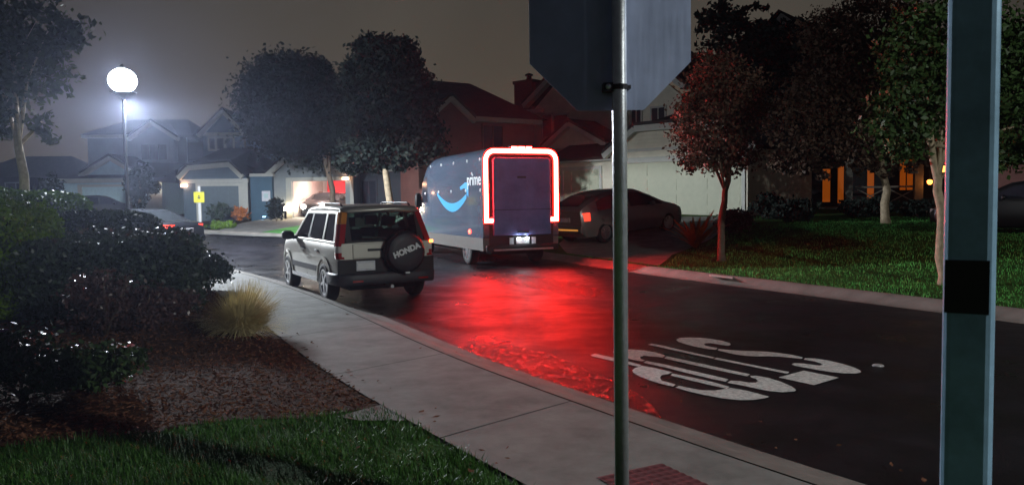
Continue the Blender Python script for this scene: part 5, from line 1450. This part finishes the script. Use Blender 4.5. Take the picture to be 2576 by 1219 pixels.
def street_lamp():
    Y = 23.0; c = at_y(308, 203, Y); g = Vector((c.x, Y, H0(c.x, Y) + .1)); h = c.z - g.z
    t = thing('street_lamp', 'street lamp with a dazzling white globe above the left hedge', 'street lamp', g)
    MB().lathe([(.13, 0), (.12, .25), (.055, .45), (.042, h - .55), (.04, h - .42)], 16).build('pole', M['black'], t, smooth=True)
    MB().lathe([(.05, -.56), (.10, -.48), (.36, -.37), (.37, -.35), (.15, -.345)], 20, Matrix.Translation((0, 0, h))).build('collar', M['black'], t, smooth=True)
    r = .36
    MB().lathe([(r * cos(a) * 1.05 + .004, r * .95 * sin(a)) for a in [radians(-86 + 172 * i / 12) for i in range(13)]], 24, Matrix.Translation((0, 0, h))).build('globe', M['E_lamp'], t, smooth=True)
    MB().lathe([(.14, .33), (.10, .40), (.02, .48)], 14, Matrix.Translation((0, 0, h))).build('finial', M['black'], t, smooth=True)
    down_light(t, (0, .30, h - .66), STREET_LAMP_W, (.86, .93, 1.0), .15)
street_lamp()
def junction_lamp():
    x, y = 10.2, -2.24; g = Vector((x, y, 0)); h = 7.2
    t = thing('street_lamp', 'street lamp on the far corner of the junction lighting the near pavement', 'street lamp', g)
    MB().lathe([(.13, 0), (.12, .25), (.055, .45), (.042, h - .55), (.04, h - .42)], 16).build('pole', M['black'], t, smooth=True)
    MB().lathe([(.05, -.56), (.10, -.48), (.36, -.37), (.37, -.35), (.15, -.345)], 20, Matrix.Translation((0, 0, h))).build('collar', M['black'], t, smooth=True)
    r = .24
    MB().lathe([(r * cos(a) * 1.05 + .004, r * .95 * sin(a)) for a in [radians(-86 + 172 * i / 12) for i in range(13)]], 24, Matrix.Translation((0, 0, h))).build('globe', M['E_lamp2'], t, smooth=True)
    MB().lathe([(.14, .22), (.10, .29), (.02, .37)], 14, Matrix.Translation((0, 0, h))).build('finial', M['black'], t, smooth=True)
    down_light(t, (-.3, .25, h - .3), JUNCTION_LAMP_W, (.96, 1.0, .95), .15)
junction_lamp()
def yellow_sign():
    Y = 33.5; c = at_y(502, 496, Y); g = base(502, Y); t = thing('warning_sign', 'small yellow square sign on a white post at the far kerb', 'sign', g)
    z = c.z - g.z; s = .23
    MB().box(-.055, .055, -.03, .05, 0, z + s + .25).build('post', M['white'], t); MB().box(-.16, .12, -.06, .1, 0, .22).build('foot', M['white'], t, bevel=.03)
    pts = [(-s, -s), (s, -s), (s, s), (-s, s)]
    p = MB().prism_uz([(a, z + b) for a, b in pts], -.06, -.04).build('plate', M['yellow'], t, bevel=.008)
    MB().box(-.05, .05, -.066, -.0605, z - .06, z + .01).box(-.03, .03, -.066, -.0605, z + .03, z + .08).build('symbol', M['black'], p)
yellow_sign()

# ------------------------------------------------------------------ night haze
if HAZE:
    m, n, l, p = nt('haze'); n.remove(p)
    v = n.new('ShaderNodeVolumePrincipled'); v.inputs['Density'].default_value = HAZE; v.inputs['Color'].default_value = (.62, .70, 1.0, 1); v.inputs['Anisotropy'].default_value = .78
    l.new(v.outputs[0], n['Material Output'].inputs['Volume'])
    h = MB().box(-70, 70, -12, 95, -1.2, 16).build('haze', m); tag(h, kind='stuff'); h['label'] = 'thin night haze hanging in the street'
